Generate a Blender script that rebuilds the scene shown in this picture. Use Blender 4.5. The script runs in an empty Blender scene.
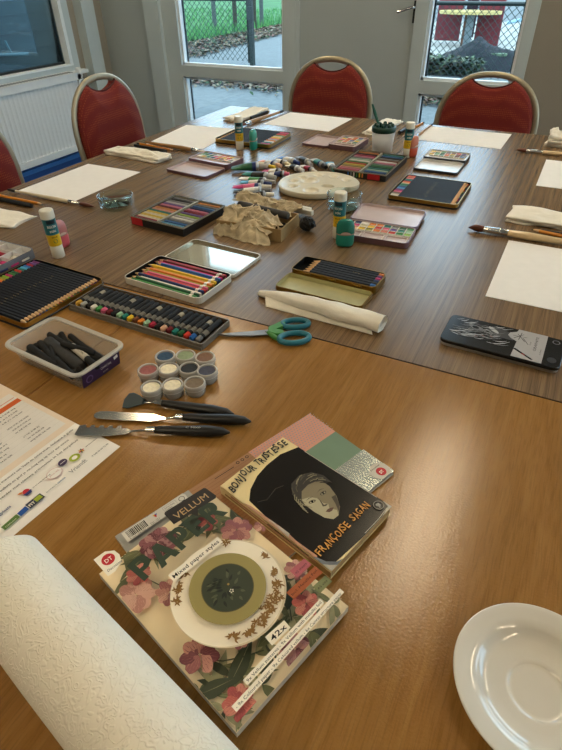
import bpy, math, random
from mathutils import Vector, Matrix, noise
R=math.radians; PI=math.pi; sin=math.sin; cos=math.cos
TZ=.75                                   # table top height
# ---------------------------------------------------------------- camera, world, light, exposure
scn=bpy.context.scene
cd=bpy.data.cameras.new('camera'); cam=bpy.data.objects.new('camera',cd); scn.collection.objects.link(cam)
cd.sensor_width=36; cd.sensor_fit='VERTICAL'; cd.sensor_height=36; cd.lens=529.415/750*36; cd.clip_start=.02
cx_=Vector((.89406,.44777,-.01274)); cy_=Vector((-.26468,.55099,.79142)); cz_=Vector((.3614,-.70421,.61114))
M_=Matrix((cx_,cy_,cz_)).transposed().to_4x4(); M_.translation=Vector((0,0,TZ+.50727)); cam.matrix_world=M_
scn.camera=cam
vs=scn.view_settings; vs.view_transform='Standard'; vs.look='None'; vs.gamma=1; vs.use_curve_mapping=False; vs.exposure=0.0
SKY=5.0; LAMP=40.0
w=bpy.data.worlds.new('sky'); scn.world=w; w.use_nodes=True
nt=w.node_tree; bg=nt.nodes['Background']
tc=nt.nodes.new('ShaderNodeTexCoord'); nz=nt.nodes.new('ShaderNodeTexNoise'); nz.inputs['Scale'].default_value=2.2; nz.inputs['Detail'].default_value=5
rp=nt.nodes.new('ShaderNodeValToRGB'); rp.color_ramp.elements[0].color=(.36,.62,.86,1); rp.color_ramp.elements[0].position=.35
rp.color_ramp.elements[1].color=(.72,.90,1.0,1); rp.color_ramp.elements[1].position=.62
nt.links.new(tc.outputs['Generated'],nz.inputs['Vector']); nt.links.new(nz.outputs['Fac'],rp.inputs['Fac']); nt.links.new(rp.outputs['Color'],bg.inputs['Color'])
bg.inputs['Strength'].default_value=SKY

# ---------------------------------------------------------------- helpers
def lin(h):
    if isinstance(h,str):
        h=h.lstrip('#'); c=[int(h[i:i+2],16)/255 for i in (0,2,4)]
    else: c=h
    return tuple((x/12.92 if x<=.04045 else ((x+.055)/1.055)**2.4) for x in c)+(1,)
MC={}
def mat(name,col,rough=.6,metal=0,var=.06,vs_=40,bump=0,bs=200,spec=.5,trans=0,ior=1.45,coat=0,emit=0,alpha=1,stretch=None):
    if name in MC: return MC[name]
    m=bpy.data.materials.new(name); m.use_nodes=True; n=m.node_tree.nodes; l=m.node_tree.links; b=n['Principled BSDF']
    c=lin(col)
    b.inputs['Roughness'].default_value=rough; b.inputs['Metallic'].default_value=metal
    b.inputs['Specular IOR Level'].default_value=spec; b.inputs['IOR'].default_value=ior
    b.inputs['Transmission Weight'].default_value=trans; b.inputs['Coat Weight'].default_value=coat; b.inputs['Alpha'].default_value=alpha
    if emit: b.inputs['Emission Color'].default_value=c; b.inputs['Emission Strength'].default_value=emit
    t=n.new('ShaderNodeTexCoord'); mp=n.new('ShaderNodeMapping'); l.new(t.outputs['Object'],mp.inputs['Vector'])
    if stretch: mp.inputs['Scale'].default_value=stretch
    if var>0:
        z=n.new('ShaderNodeTexNoise'); z.inputs['Scale'].default_value=vs_; z.inputs['Detail'].default_value=4; l.new(mp.outputs[0],z.inputs['Vector'])
        r=n.new('ShaderNodeValToRGB'); e=r.color_ramp.elements
        e[0].position=.3; e[0].color=tuple(x*(1-var) for x in c[:3])+(1,); e[1].position=.7; e[1].color=tuple(min(1,x*(1+var)) for x in c[:3])+(1,)
        l.new(z.outputs['Fac'],r.inputs['Fac']); l.new(r.outputs['Color'],b.inputs['Base Color'])
    else: b.inputs['Base Color'].default_value=c
    if bump:
        z=n.new('ShaderNodeTexNoise'); z.inputs['Scale'].default_value=bs; z.inputs['Detail'].default_value=3; l.new(mp.outputs[0],z.inputs['Vector'])
        q=n.new('ShaderNodeBump'); q.inputs['Strength'].default_value=bump; q.inputs['Distance'].default_value=.002; l.new(z.outputs['Fac'],q.inputs['Height']); l.new(q.outputs[0],b.inputs['Normal'])
    MC[name]=m; return m
def wood(name,c0,c1,c2,sc,rough,bump,bs,fleck=0,coat=0):
    m=bpy.data.materials.new(name); m.use_nodes=True; n=m.node_tree.nodes; l=m.node_tree.links; b=n['Principled BSDF']
    t=n.new('ShaderNodeTexCoord'); mp=n.new('ShaderNodeMapping'); mp.inputs['Scale'].default_value=sc; l.new(t.outputs['Object'],mp.inputs['Vector'])
    z=n.new('ShaderNodeTexNoise'); z.inputs['Scale'].default_value=1; z.inputs['Detail'].default_value=7; z.inputs['Roughness'].default_value=.62; z.inputs['Distortion'].default_value=.35; l.new(mp.outputs[0],z.inputs['Vector'])
    r=n.new('ShaderNodeValToRGB'); e=r.color_ramp.elements; e[0].position=.3; e[0].color=lin(c0); e[1].position=.72; e[1].color=lin(c2); q=e.new(.5); q.color=lin(c1)
    l.new(z.outputs['Fac'],r.inputs['Fac']); out=r.outputs['Color']
    # fine pores along the grain
    mp2=n.new('ShaderNodeMapping'); mp2.inputs['Scale'].default_value=(sc[0]*9,sc[1]*7,1); l.new(t.outputs['Object'],mp2.inputs['Vector'])
    z2=n.new('ShaderNodeTexNoise'); z2.inputs['Scale'].default_value=1; z2.inputs['Detail'].default_value=2; l.new(mp2.outputs[0],z2.inputs['Vector'])
    r2=n.new('ShaderNodeValToRGB'); r2.color_ramp.elements[0].position=.36; r2.color_ramp.elements[0].color=(1-fleck,1-fleck,1-fleck,1); r2.color_ramp.elements[1].position=.5; r2.color_ramp.elements[1].color=(1,1,1,1)
    l.new(z2.outputs['Fac'],r2.inputs['Fac'])
    mx=n.new('ShaderNodeMix'); mx.data_type='RGBA'; mx.blend_type='MULTIPLY'; mx.inputs[0].default_value=1
    l.new(out,mx.inputs[6]); l.new(r2.outputs['Color'],mx.inputs[7]); l.new(mx.outputs[2],b.inputs['Base Color'])
    b.inputs['Roughness'].default_value=rough; b.inputs['Coat Weight'].default_value=coat; b.inputs['Coat Roughness'].default_value=.2
    z3=n.new('ShaderNodeTexNoise'); z3.inputs['Scale'].default_value=bs; z3.inputs['Detail'].default_value=2; l.new(t.outputs['Object'],z3.inputs['Vector'])
    bp=n.new('ShaderNodeBump'); bp.inputs['Strength'].default_value=bump; bp.inputs['Distance'].default_value=.001; l.new(z3.outputs['Fac'],bp.inputs['Height']); l.new(bp.outputs[0],b.inputs['Normal'])
    MC[name]=m; return m
def pane_mat(name,tint=(.96,.99,1,1),refl=.5,ior=1.45):
    m=bpy.data.materials.new(name); m.use_nodes=True; n=m.node_tree.nodes; l=m.node_tree.links
    for x in list(n): n.remove(x)
    o=n.new('ShaderNodeOutputMaterial'); t=n.new('ShaderNodeBsdfTransparent'); t.inputs[0].default_value=tint
    g=n.new('ShaderNodeBsdfGlossy'); g.inputs['Roughness'].default_value=.02; 
    mu=n.new('ShaderNodeMath'); mu.operation='MULTIPLY'; mu.inputs[1].default_value=refl
    if ior<1.3: f=n.new('ShaderNodeLayerWeight'); p_=n.new('ShaderNodeMath'); p_.operation='POWER'; p_.inputs[1].default_value=3.5; l.new(f.outputs['Facing'],p_.inputs[0]); l.new(p_.outputs[0],mu.inputs[0])
    else: f=n.new('ShaderNodeFresnel'); f.inputs[0].default_value=ior; l.new(f.outputs[0],mu.inputs[0])
    x=n.new('ShaderNodeMixShader'); l.new(mu.outputs[0],x.inputs[0]); l.new(t.outputs[0],x.inputs[1]); l.new(g.outputs[0],x.inputs[2]); l.new(x.outputs[0],o.inputs[0]); MC[name]=m; return m
GLY={}
def glyphs(s,bold,shear,res=2):
    k=(s,bold,shear)
    if k in GLY: return GLY[k]
    cu=bpy.data.curves.new('t','FONT'); cu.body=s; cu.size=1; cu.offset=bold; cu.shear=shear; cu.resolution_u=res
    ob=bpy.data.objects.new('t',cu); scn.collection.objects.link(ob); dg=bpy.context.evaluated_depsgraph_get(); dg.update()
    me=bpy.data.meshes.new_from_object(ob.evaluated_get(dg)); v=[tuple(x.co) for x in me.vertices]; f=[tuple(p.vertices) for p in me.polygons]
    bpy.data.objects.remove(ob); bpy.data.curves.remove(cu); bpy.data.meshes.remove(me)
    x0=min([a[0] for a in v] or [0]); x1=max([a[0] for a in v] or [1])
    GLY[k]=(v,f,x0,x1); return GLY[k]
def rrect(w,h,r,n=4,cx=0,cy=0):
    r=max(min(r,w/2-1e-5,h/2-1e-5),1e-5); o=[]
    for (sx,sy,a0) in ((1,1,0),(-1,1,90),(-1,-1,180),(1,-1,270)):
        for i in range(n+1):
            a=R(a0+90*i/n); o.append((cx+sx*(w/2-r)+r*cos(a),cy+sy*(h/2-r)+r*sin(a)))
    return o
def ell(a,b,n=32,cx=0,cy=0,rot=0):
    return [(cx+a*cos(t)*cos(rot)-b*sin(t)*sin(rot),cy+a*cos(t)*sin(rot)+b*sin(t)*cos(rot)) for t in (2*PI*i/n for i in range(n))]
class MB:
    def __init__(s): s.v=[];s.f=[];s.m=[];s.sm=[];s.mats=[]
    def mi(s,m):
        if m not in s.mats: s.mats.append(m)
        return s.mats.index(m)
    def add(s,v,f,m,M=None,smooth=False):
        o=len(s.v); k=s.mi(m)
        s.v+= [tuple(M@Vector(a)) for a in v] if M is not None else [tuple(a) for a in v]
        for q in f: s.f.append(tuple(i+o for i in q)); s.m.append(k); s.sm.append(smooth)
        return s
    def box(s,x0,x1,y0,y1,z0,z1,m,M=None):
        return s.add([(x0,y0,z0),(x1,y0,z0),(x1,y1,z0),(x0,y1,z0),(x0,y0,z1),(x1,y0,z1),(x1,y1,z1),(x0,y1,z1)],[(3,2,1,0),(4,5,6,7),(0,1,5,4),(1,2,6,5),(2,3,7,6),(3,0,4,7)],m,M)
    def rings(s,rs,m,M=None,cap0=True,cap1=True,smooth=False,closed=True):
        n=len(rs[0]); v=[p for r in rs for p in r]; f=[]
        for i in range(len(rs)-1):
            for j in range(n if closed else n-1):
                a=i*n+j; b=i*n+(j+1)%n; f.append((a,b,b+n,a+n))
        s.add(v,f,m,M,smooth)
        if cap0: s.add(rs[0],[tuple(range(n))[::-1]],m,M)
        if cap1: s.add(rs[-1],[tuple(range(n))],m,M)
        return s
    def slab(s,w,h,r,prof,m,M=None,cx=0,cy=0,n=4,smooth=False,cap0=True,cap1=True):   # prof: [(inset,z)]
        return s.rings([[(x,y,z) for x,y in rrect(w-2*i,h-2*i,r-i,n,cx,cy)] for i,z in prof],m,M,cap0,cap1,smooth)
    def block(s,w,h,t,r,m,b=.0008,M=None,cx=0,cy=0,z0=0,n=4):
        return s.slab(w,h,r,[(b,z0),(0,z0+b),(0,z0+t-b),(b,z0+t)],m,M,cx,cy,n)
    def tray(s,w,h,t,r,m,wall=.0015,M=None,floor=.0012,n=4,cx=0,cy=0,z0=0,mi=None):
        s.slab(w,h,r,[(.0008,z0),(0,z0+.0008),(0,z0+t),(wall,z0+t)],m,M,cx,cy,n,cap1=False)
        return s.slab(w,h,r,[(wall,z0+t),(wall,z0+floor)],mi or m,M,cx,cy,n,cap0=False)
    def prism(s,poly,z0,z1,m,M=None,b=0):
        if b:
            cx=sum(p[0] for p in poly)/len(poly); cy=sum(p[1] for p in poly)/len(poly)
            R_=max(math.hypot(x-cx,y-cy) for x,y in poly); k=1-b/R_
            q=[(cx+(x-cx)*k,cy+(y-cy)*k) for x,y in poly]
            return s.rings([[(x,y,z0) for x,y in q],[(x,y,z0+b) for x,y in poly],[(x,y,z1-b) for x,y in poly],[(x,y,z1) for x,y in q]],m,M)
        return s.rings([[(x,y,z0) for x,y in poly],[(x,y,z1) for x,y in poly]],m,M)
    def flat(s,poly,z,m,M=None): return s.add([(x,y,z) for x,y in poly],[tuple(range(len(poly)))],m,M)
    def rect(s,x0,x1,y0,y1,z,m,M=None): return s.flat([(x0,y0),(x1,y0),(x1,y1),(x0,y1)],z,m,M)
    def lathe(s,prof,m,M=None,seg=24,cap0=False,cap1=False,sy=1,smooth=True):
        return s.rings([[(r*cos(2*PI*i/seg),sy*r*sin(2*PI*i/seg),z) for i in range(seg)] for r,z in prof],m,M,cap0,cap1,smooth)
    def tube(s,pts,r,m,M=None,seg=8,cap=True,flat=1,smooth=True,up=(0,0,1)):
        pts=[Vector(p) for p in pts]; rr=r if isinstance(r,(list,tuple)) else [r]*len(pts); rs=[]; pu=Vector(up)
        for i,p in enumerate(pts):
            t=(pts[min(i+1,len(pts)-1)]-pts[max(i-1,0)]).normalized()
            if abs(t.dot(pu))>.98: pu=Vector((0,1,0)) if abs(t.y)<.9 else Vector((1,0,0))
            a=t.cross(pu).normalized(); b=a.cross(t).normalized()
            rs.append([tuple(p+a*cos(2*PI*k/seg)*rr[i]+b*sin(2*PI*k/seg)*rr[i]*flat) for k in range(seg)])
        return s.rings(rs,m,M,cap,cap,smooth)
    def text(s,body,x,y,z,size,m,rot=0,width=None,bold=0,shear=0,M=None,fn=None,align='L',sx=1):
        v,f,x0,x1=glyphs(body,bold,shear); k=size*sx
        if width: k=width/max(x1-x0,1e-3)
        off=x0 if align=='L' else (x0+x1)/2
        P=[]
        for a in v:
            px=(a[0]-off)*k; py=a[1]*size; p=(x+px*cos(rot)-py*sin(rot),y+px*sin(rot)+py*cos(rot),z)
            P.append(fn(p) if fn else p)
        return s.add(P,f,m,M)
    def build(s,name,parent=None,loc=(0,0,0),rz=0,col=None):
        me=bpy.data.meshes.new(name); me.from_pydata(s.v,[],s.f)
        for m in s.mats: me.materials.append(m)
        me.polygons.foreach_set('material_index',s.m); me.polygons.foreach_set('use_smooth',s.sm); me.update()
        o=bpy.data.objects.new(name,me); scn.collection.objects.link(o); o.location=loc; o.rotation_euler=(0,0,rz)
        if parent is not None: o.parent=parent
        return o
def tag(o,label,cat,group=None,kind=None):
    o['label']=label; o['category']=cat
    if group: o['group']=group
    if kind: o['kind']=kind
    return o
def thing(name,label,cat,x,y,z=TZ,rz=0,group=None):
    o=bpy.data.objects.new(name,None); o.empty_display_size=.02; scn.collection.objects.link(o); o.location=(x,y,z); o.rotation_euler=(0,0,rz)
    return tag(o,label,cat,group)
def struct(o): o['kind']='structure'; return o
def copy_tree(o,parent=None):
    c=o.copy(); scn.collection.objects.link(c); c.parent=parent
    for ch in [k for k in o.children]: copy_tree(ch,c)
    return c
def TM(x=0,y=0,z=0,rz=0,rx=0,ry=0): return Matrix.Translation((x,y,z))@Matrix.Rotation(rz,4,'Z')@Matrix.Rotation(ry,4,'Y')@Matrix.Rotation(rx,4,'X')
rnd=random.Random(5)

# ---------------------------------------------------------------- common materials
m_wall=mat('wall paint','aab5b7',.85,bump=.1,bs=90,vs_=3,var=.03)
m_wallw=mat('wall paint beige','958f83',.85,bump=.1,bs=90,vs_=3,var=.03)
m_ceil=mat('ceiling tile','d8d6cf',.9,var=.04,vs_=30)
m_floor=mat('floor vinyl','2b3542',.6,vs_=8,var=.15)
m_frame=mat('frame paint','bcc9cc',.45,vs_=6,var=.03)
m_bead=mat('glazing bead white','e4ebee',.4,var=.02)
m_gask=mat('rubber gasket','1b2326',.7)
m_glass=pane_mat('window glass')
m_glassd=pane_mat('window glass dark',(.75,.9,.95,1),1.0)
m_dark=wood('walnut laminate','5e4a32','775e42','8b714f',(105,1.5,1),.27,.12,900,.34)
m_tan=wood('beech laminate','8c6430','976d37','a37841',(70,5,1),.16,.22,380,.14)
m_edged=mat('walnut edge band','4a382c',.5); m_edget=mat('beech edge band','a8743c',.5)
m_steel=mat('grey steel','8c8f90',.35,1); m_legm=mat('table leg grey','6b6e70',.4,.6)
m_black=mat('black plastic','101113',.4,var=.1); m_white=mat('white plastic','e8e5da',.4)
m_paper=mat('watercolour paper','efedea',.9,bump=.25,bs=500,var=.02)
m_tissue=mat('tissue','eee9dc',.95,bump=.4,bs=420,var=.03)
m_ink=mat('ink','1a1714',.8,var=0)

# ---------------------------------------------------------------- room
XL,YB,XR,YF,ZC=-3.0,3.3,3.2,-3.2,2.65
struct(MB().box(XL-.2,XR+.2,YF-.2,YB+.05,-.12,0,m_floor).build('floor'))
struct(MB().box(XL-.2,XR+.2,YF-.2,YB+.2,ZC,ZC+.15,m_ceil).build('ceiling'))
wr=MB(); wr.box(XR,XR+.15,YF,-.6,0,ZC,m_wall); wr.box(XR,XR+.15,2.9,YB,0,ZC,m_wall); wr.box(XR,XR+.15,-.6,1.1,0,ZC,m_wall); wr.box(XR,XR+.15,1.1,2.9,0,.85,m_wall); wr.box(XR,XR+.15,-.6,2.9,2.3,ZC,m_wall); struct(wr.build('wall_right'))
wr=MB()
for a in ((1.1,2.9,.85,.92),(1.1,2.9,2.23,2.3),(2.83,2.9,.92,2.23),(1.1,1.17,.92,2.23)): wr.box(XR-.01,XR+.06,a[0],a[1],a[2],a[3],m_frame)
wr=struct(wr.build('added_window_right')); MB().box(XR+.03,XR+.035,1.17,2.83,.92,2.23,m_glass).build('pane',wr)  # added window out of view, lets extra daylight in from the right
struct(MB().box(XL,XR,YF-.15,YF,0,ZC,m_wall).build('wall_front'))
# left wall with window opening y .6..2.98, z .75..2.25
wl=MB(); wl.box(XL-.15,XL,YF,.55,0,ZC,m_wallw); wl.box(XL-.15,XL,2.99,YB+.2,0,ZC,m_wallw); wl.box(XL-.15,XL,.55,2.99,0,.735,m_wallw); wl.box(XL-.15,XL,.55,2.99,2.25,ZC,m_wallw)
struct(wl.build('wall_left'))
wn=MB(); X0,X1=XL-.06,XL+.012
for a in ((.55,2.99,.735,.77),(.55,2.99,2.21,2.25),(.55,.60,.77,2.21),(2.93,2.99,.77,2.21)): wn.box(X0,X1,a[0],a[1],a[2],a[3],m_frame)
wf=struct(wn.build('window_1'))
g=MB(); g.box(XL-.035,XL-.03,.6,2.93,.77,2.21,m_glassd); g.build('pane',wf)
b=MB(); b.box(XL-.03,XL+.02,.6,2.93,.765,.775,m_bead); b.box(XL-.03,XL+.02,2.905,2.93,.77,2.21,m_bead); b.box(XL-.032,XL-.022,.6,2.9,.775,.787,m_gask); b.build('glazing_bead',wf)
s_=MB(); s_.box(XL,XL+.05,.5,3.02,.715,.735,m_bead); struct(s_.build('trim_1'))
struct(MB().box(XL,XL+.07,3.05,3.16,0,ZC,m_frame).build('trim_2'))
bl=mat('blue skirting paint','1f4f93',.45,var=.05); bll=mat('blue skirting lip','3f7fc6',.4,var=.03)
bb=MB(); bb.box(XL,XL+.03,YF,3.05,0,.30,bl); bb.box(XL,XL+.045,YF,3.05,.235,.262,bll); struct(bb.build('baseboard_left'))
# back wall: solid, window_2 (-2.52..-1.55), solid, door_1 (-.87..-.27), solid, added window, solid
wb=MB()
for a,b_ in ((XL,-2.50),(-1.56,-.87),(-.27,.75),(2.55,XR)): wb.box(a,b_,YB,YB+.15,0,ZC,m_wall if b_<0 else m_wallw)
wb.box(-2.50,-1.56,YB,YB+.15,2.3,ZC,m_wall); wb.box(-.87,-.27,YB,YB+.15,2.3,ZC,m_wall)
wb.box(.75,2.55,YB,YB+.15,0,.1,m_wallw); wb.box(.75,2.55,YB,YB+.15,2.3,ZC,m_wallw)
struct(wb.build('wall_back'))
struct(MB().box(-2.615,-2.50,YB-.04,YB,0,ZC,m_frame).build('trim_3'))
struct(MB().box(-1.56,-1.535,YB-.008,YB,0,2.3,m_frame).build('trim_4'))
def win(name,x0,x1,gx0,gx1,stile=True):
    f=MB(); y0,y1=YB-.012,YB+.06
    f.box(x0,gx0,y0,y1,0,2.3,m_frame); f.box(gx1,x1,y0,y1,0,2.3,m_frame)
    f.box(gx0,gx1,y0,y1,.685,.75,m_frame); f.box(gx0,gx1,y0,y1,2.22,2.3,m_frame); f.box(gx0,gx1,y0,y1,0,.1,m_frame)
    o=struct(f.build(name))
    for nm,z0,z1 in (('upper_pane',.75,2.22),('lower_pane',.1,.685)):
        MB().box(gx0,gx1,YB+.035,YB+.04,z0,z1,m_glass).build(nm,o)
        b=MB(); t=.014
        for a in ((gx0,gx0+t,z0,z1),(gx1-t,gx1,z0,z1),(gx0,gx1,z0,z0+t),(gx0,gx1,z1-t,z1)): b.box(a[0],a[1],YB+.005,YB+.034,a[2],a[3],m_bead)
        b.build('glazing_bead',o)
        b=MB(); t=.022
        for a in ((gx0+.012,gx0+t,z0,z1),(gx1-t,gx1-.012,z0,z1)): b.box(a[0],a[1],YB+.041,YB+.05,a[2],a[3],m_gask)
        b.build('gasket',o)
    return o
win('window_2',-2.50,-1.56,-2.385,-1.64)
w3=win('door_1',-.87,-.27,-.80,-.325)
win('added_window_back',.75,2.55,.82,2.48)  # added out of view to bring more daylight in from the back right
# door handle on the wall panel
h=thing('door_handle','chrome lever handle left of the right-hand glazed door','handle',-.880,YB,1.06); h.scale=(.7,.7,.7)
hb=MB(); hb.block(.035,.14,.012,.006,m_gask,M=Matrix.Translation((0.015,-.0005,0))@Matrix.Rotation(PI/2,4,'X')); hb.build('back_plate',h)
MB().tube([(.012,-.01,.03),(.012,-.05,.03),(-.01,-.058,.028),(-.11,-.058,.0)],.009,mat('chrome','c9ccce',.15,1)).build('lever',h)
# radiator
m_rad=mat('radiator enamel','d6dadb',.35,var=.02)
rd=thing('radiator','white ribbed panel radiator on the left wall under the dark window','radiator',XL+.05,1.9,.30)
rb=MB(); yA,yB=-1.0,.97; n=60
pr=[]
for i in range(n):
    y=yA+.03+(yB-yA-.06)*i/n; p=(yB-yA-.06)/n
    pr+=[(0.062,y),(.062,y+p*.42),(.0645,y+p*.6),(.0645,y+p*.82),(.062,y+p)]
rb.rings([[(x,y,.035) for x,y in pr],[(x,y,.40) for x,y in pr]],m_rad,None,False,False,closed=False)
rb.box(.0,.058,yA,yB,0,.435,m_rad); rb.box(.055,.073,yA,yB,0,.036,m_rad); rb.box(.055,.073,yA,yB,.40,.435,m_rad); rb.box(.055,.073,yA,yA+.03,0,.43,m_rad); rb.box(.055,.073,yB-.03,yB,0,.43,m_rad)
rb.build('panel',rd)
tg=MB(); tg.box(-.03,.075,yA,yB,.435,.44,m_rad)
for i in range(90): y=yA+.02+i*(yB-yA-.04)/90; tg.box(.0,.045,y,y+.007,.4395,.4415,mat('grille slot','5c625f',.7))
tg.build('top_grille',rd)
MB().tube([(.03,yB,.39),(.03,yB+.05,.39),(.03,yB+.06,.3),(.03,yB+.06,-.29)],.009,m_rad).build('pipe',rd)
MB().lathe([(.018,0),(.02,.01),(.02,.05),(.014,.06)],m_rad,Matrix.Translation((.03,yB+.03,.40)),16,True,True).build('valve',rd)
for q in (-.8,.7): MB().box(-.048,0,q,q+.04,.1,.3,m_rad).build('wall_bracket',rd)

# ceiling lights: recessed warm panels
m_diff=mat('lamp diffuser','ffe8c2',.5,var=0,emit=LAMP)
m_cf=mat('lamp frame white','dcdcd8',.4)
LPOS=[(-.15,2.0,'above the far end of the right walnut table'),(-1.95,2.45,'near the dark left window'),(-2.2,-.2,'above the left beech table'),(-.75,-.85,'above the near side of the beech tables'),(1.9,2.0,'near the right wall at the back'),(1.9,-.2,'near the right wall beside the tables')]  # near-side lamp is an added, unseen fill for the dim foreground
for x,y,wh in LPOS:
    t=thing('ceiling_light','long recessed warm white ceiling lamp '+wh,'lamp',x,y,ZC-.03,0,'recessed ceiling lamps')
    MB().tray(.13,1.24,.03,.004,m_cf,.02,floor=.028).build('frame',t)
    MB().box(-.045,.045,-.6,.6,-.004,.001,m_diff).build('diffuser',t)

# ---------------------------------------------------------------- tables
def table(name,label,x,y,mt,me):
    t=thing(name,label,'table',x+.4,y+.8,0,0,'meeting tables pushed together')
    MB().box(-.3992,.3992,-.7992,.7992,TZ-.025,TZ,mt).build('tabletop',t)
    e=MB()
    for a in ((-.3998,-.3992,-.7998,.7998),(.3992,.3998,-.7998,.7998),(-.3992,.3992,-.7998,-.7992),(-.3992,.3992,.7992,.7998)): e.box(a[0],a[1],a[2],a[3],TZ-.025,TZ-.0004,me)
    e.build('edge_band',t)
    f=MB(); f.box(-.36,.36,-.74,-.71,TZ-.07,TZ-.026,m_legm); f.box(-.34,.34,.71,.74,TZ-.07,TZ-.026,m_legm); f.box(-.34,-.31,-.71,.71,TZ-.07,TZ-.026,m_legm); f.box(.31,.34,-.71,.71,TZ-.07,TZ-.026,m_legm); f.build('apron',t)
    for sx in (-1,1):
        for sy in (-1,1): MB().lathe([(.02,.0),(.02,TZ-.07)],m_legm,Matrix.Translation((sx*.36,sy*.765,0)),16,True,True).build('leg',t)
table('meeting_table','walnut-topped table on the left under the clear glass bowl and pastel box',-1.421,.704,m_dark,m_edged)
table('meeting_table','walnut-topped table at back right carrying paintbrush cup and oval palette',-.62,.704,m_dark,m_edged)
table('meeting_table','beech-topped table in front carrying the black-covered paperback and saucer',-.62,-.898,m_tan,m_edget)
table('meeting_table','beech-topped table at front left under the printed leaflet and pencil tin',-1.4215,-.898,m_tan,m_edget)

# ---------------------------------------------------------------- chairs
def seat_fabric():
    m=bpy.data.materials.new('red fabric'); m.use_nodes=True; n=m.node_tree.nodes; l=m.node_tree.links; b=n['Principled BSDF']
    t=n.new('ShaderNodeTexCoord'); v=n.new('ShaderNodeTexVoronoi'); v.inputs['Scale'].default_value=130; v.inputs['Randomness'].default_value=.15; l.new(t.outputs['Object'],v.inputs['Vector'])
    r=n.new('ShaderNodeValToRGB'); e=r.color_ramp.elements; e[0].position=.22; e[0].color=lin('93401f'); e[1].position=.42; e[1].color=lin('721810')
    l.new(v.outputs['Distance'],r.inputs['Fac']); l.new(r.outputs[0],b.inputs['Base Color']); b.inputs['Roughness'].default_value=.9; b.inputs['Sheen Weight'].default_value=.05
    return m
m_red=seat_fabric(); m_gold=mat('champagne metal','b0a68e',.38,.55,var=.03); m_pipe=mat('dark red piping','4a1010',.8)
def W(z,a=.208,zc=.70,hh=.211):
    if z<=zc: return a-.03*max(0,(zc-z))/.7
    return a*max(0,1-min(1,(z-zc)/hh)**2.25)**(1/2.25)
def chair(label,x,y,rz,hs=1):
    t=thing('banquet_chair',label,'chair',x,y,0,rz,'red banquet chairs')
    pts=[]
    for z in (0,.2,.42,.55,.64,.70): pts.append((-W(z),-.06*(1-min(1,z/.45)),z))
    for i in range(1,24):
        a=PI-PI*i/24; c=cos(a); s=sin(a); pts.append((.208*math.copysign(abs(c)**(2/2.25),c),0,.70+.211*abs(s)**(2/2.25)))
    for z in (.70,.64,.55,.42,.2,0): pts.append((W(z),-.06*(1-min(1,z/.45)),z))
    lean=lambda p:(p[0],p[1]-.10*max(0,p[2]-.45),p[2])
    t.scale=(1,1,hs)
    MB().tube([lean(p) for p in pts],.0125,m_gold,seg=12,flat=.75,up=(0,1,0)).build('back_frame',t)
    # padded backrest, scalloped top
    out=[(W(.5)-.014,.5)]
    for z in (.58,.66,.72,.76,.80,.83,.853,.872,.884,.892): out.append((W(z)-.013,z))
    right=out[:]; top=[]
    xh=W(.892)-.012
    for i in range(1,12): u=1-2*i/12; top.append((xh*u,.892-.031*(cos(u*PI/2))**.7))
    loop=right+top+[(-x_,z) for x_,z in right[::-1]]
    cx,cz=0,.69
    def ring(k,yy): return [lean((cx+(x_-cx)*k,yy,cz+(z-cz)*k)) for x_,z in loop][::-1]
    MB().rings([ring(.93,-.022),ring(.985,-.017),ring(1,-.006),ring(1,.008),ring(.985,.019),ring(.93,.028),ring(.6,.033)],m_red,smooth=True).build('backrest',t)
    MB().tube([lean((x_,.012,z)) for x_,z in [right[-1]]+top+[(-right[-1][0],right[-1][1])]],.0045,m_pipe,seg=6).build('piping',t)
    MB().slab(.42,.43,.05,[(.02,.425),(.003,.432),(0,.45),(.004,.47),(.02,.482),(.06,.487)],m_red,cx=0,cy=.225,n=6,smooth=True).build('seat',t)
    MB().tube([(-.19,.0,.415),(-.19,.41,.415),(.19,.41,.415),(.19,0,.415)],.011,m_gold).build('seat_frame',t)
    for sx in (-1,1): MB().tube([(sx*.195,.38,.42),(sx*.2,.41,.2),(sx*.205,.43,0)],.0125,m_gold).build('leg',t)
chair('red banquet chair centred at the far table edge between the two garden windows',-1.07,2.62,PI)
chair('red banquet chair at far table edge in front of the right glazed door',-.335,2.62,PI,.972)
chair('red banquet chair at the left table edge beside the room corner and radiator end',-1.72,1.85,-PI/2+.05)
chair('red banquet chair cut off by the left picture edge, in front of the radiator',-1.72,1.125,-PI/2)

# ---------------------------------------------------------------- outside
GZ=-.10
m_asph=mat('asphalt','5a6061',.9,var=.2,vs_=14,bump=.5,bs=60)
m_soil=mat('lawn soil','2f6131',.95,var=.25,vs_=1.5,bump=.6,bs=20)
m_sand=mat('pale sand','8c8b84',.95,var=.2,vs_=5,bump=.8,bs=12)
struct(MB().box(-45,25,YB+.2,60,GZ-.2,GZ,m_asph).build('ground'))
lw=MB(); lw.prism([(-8.0,6),(-8.15,14),(-8.4,60),(-45,60),(-45,6)],GZ,GZ+.03,m_soil); struct(lw.build('lawn'))
sd=MB(); sd.prism([(-3.3,9.7),(2.5,9.7),(2.5,19),(-5.2,19),(-3.6,12)],GZ,GZ+.02,m_sand); struct(sd.build('sand_pit'))
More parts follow.
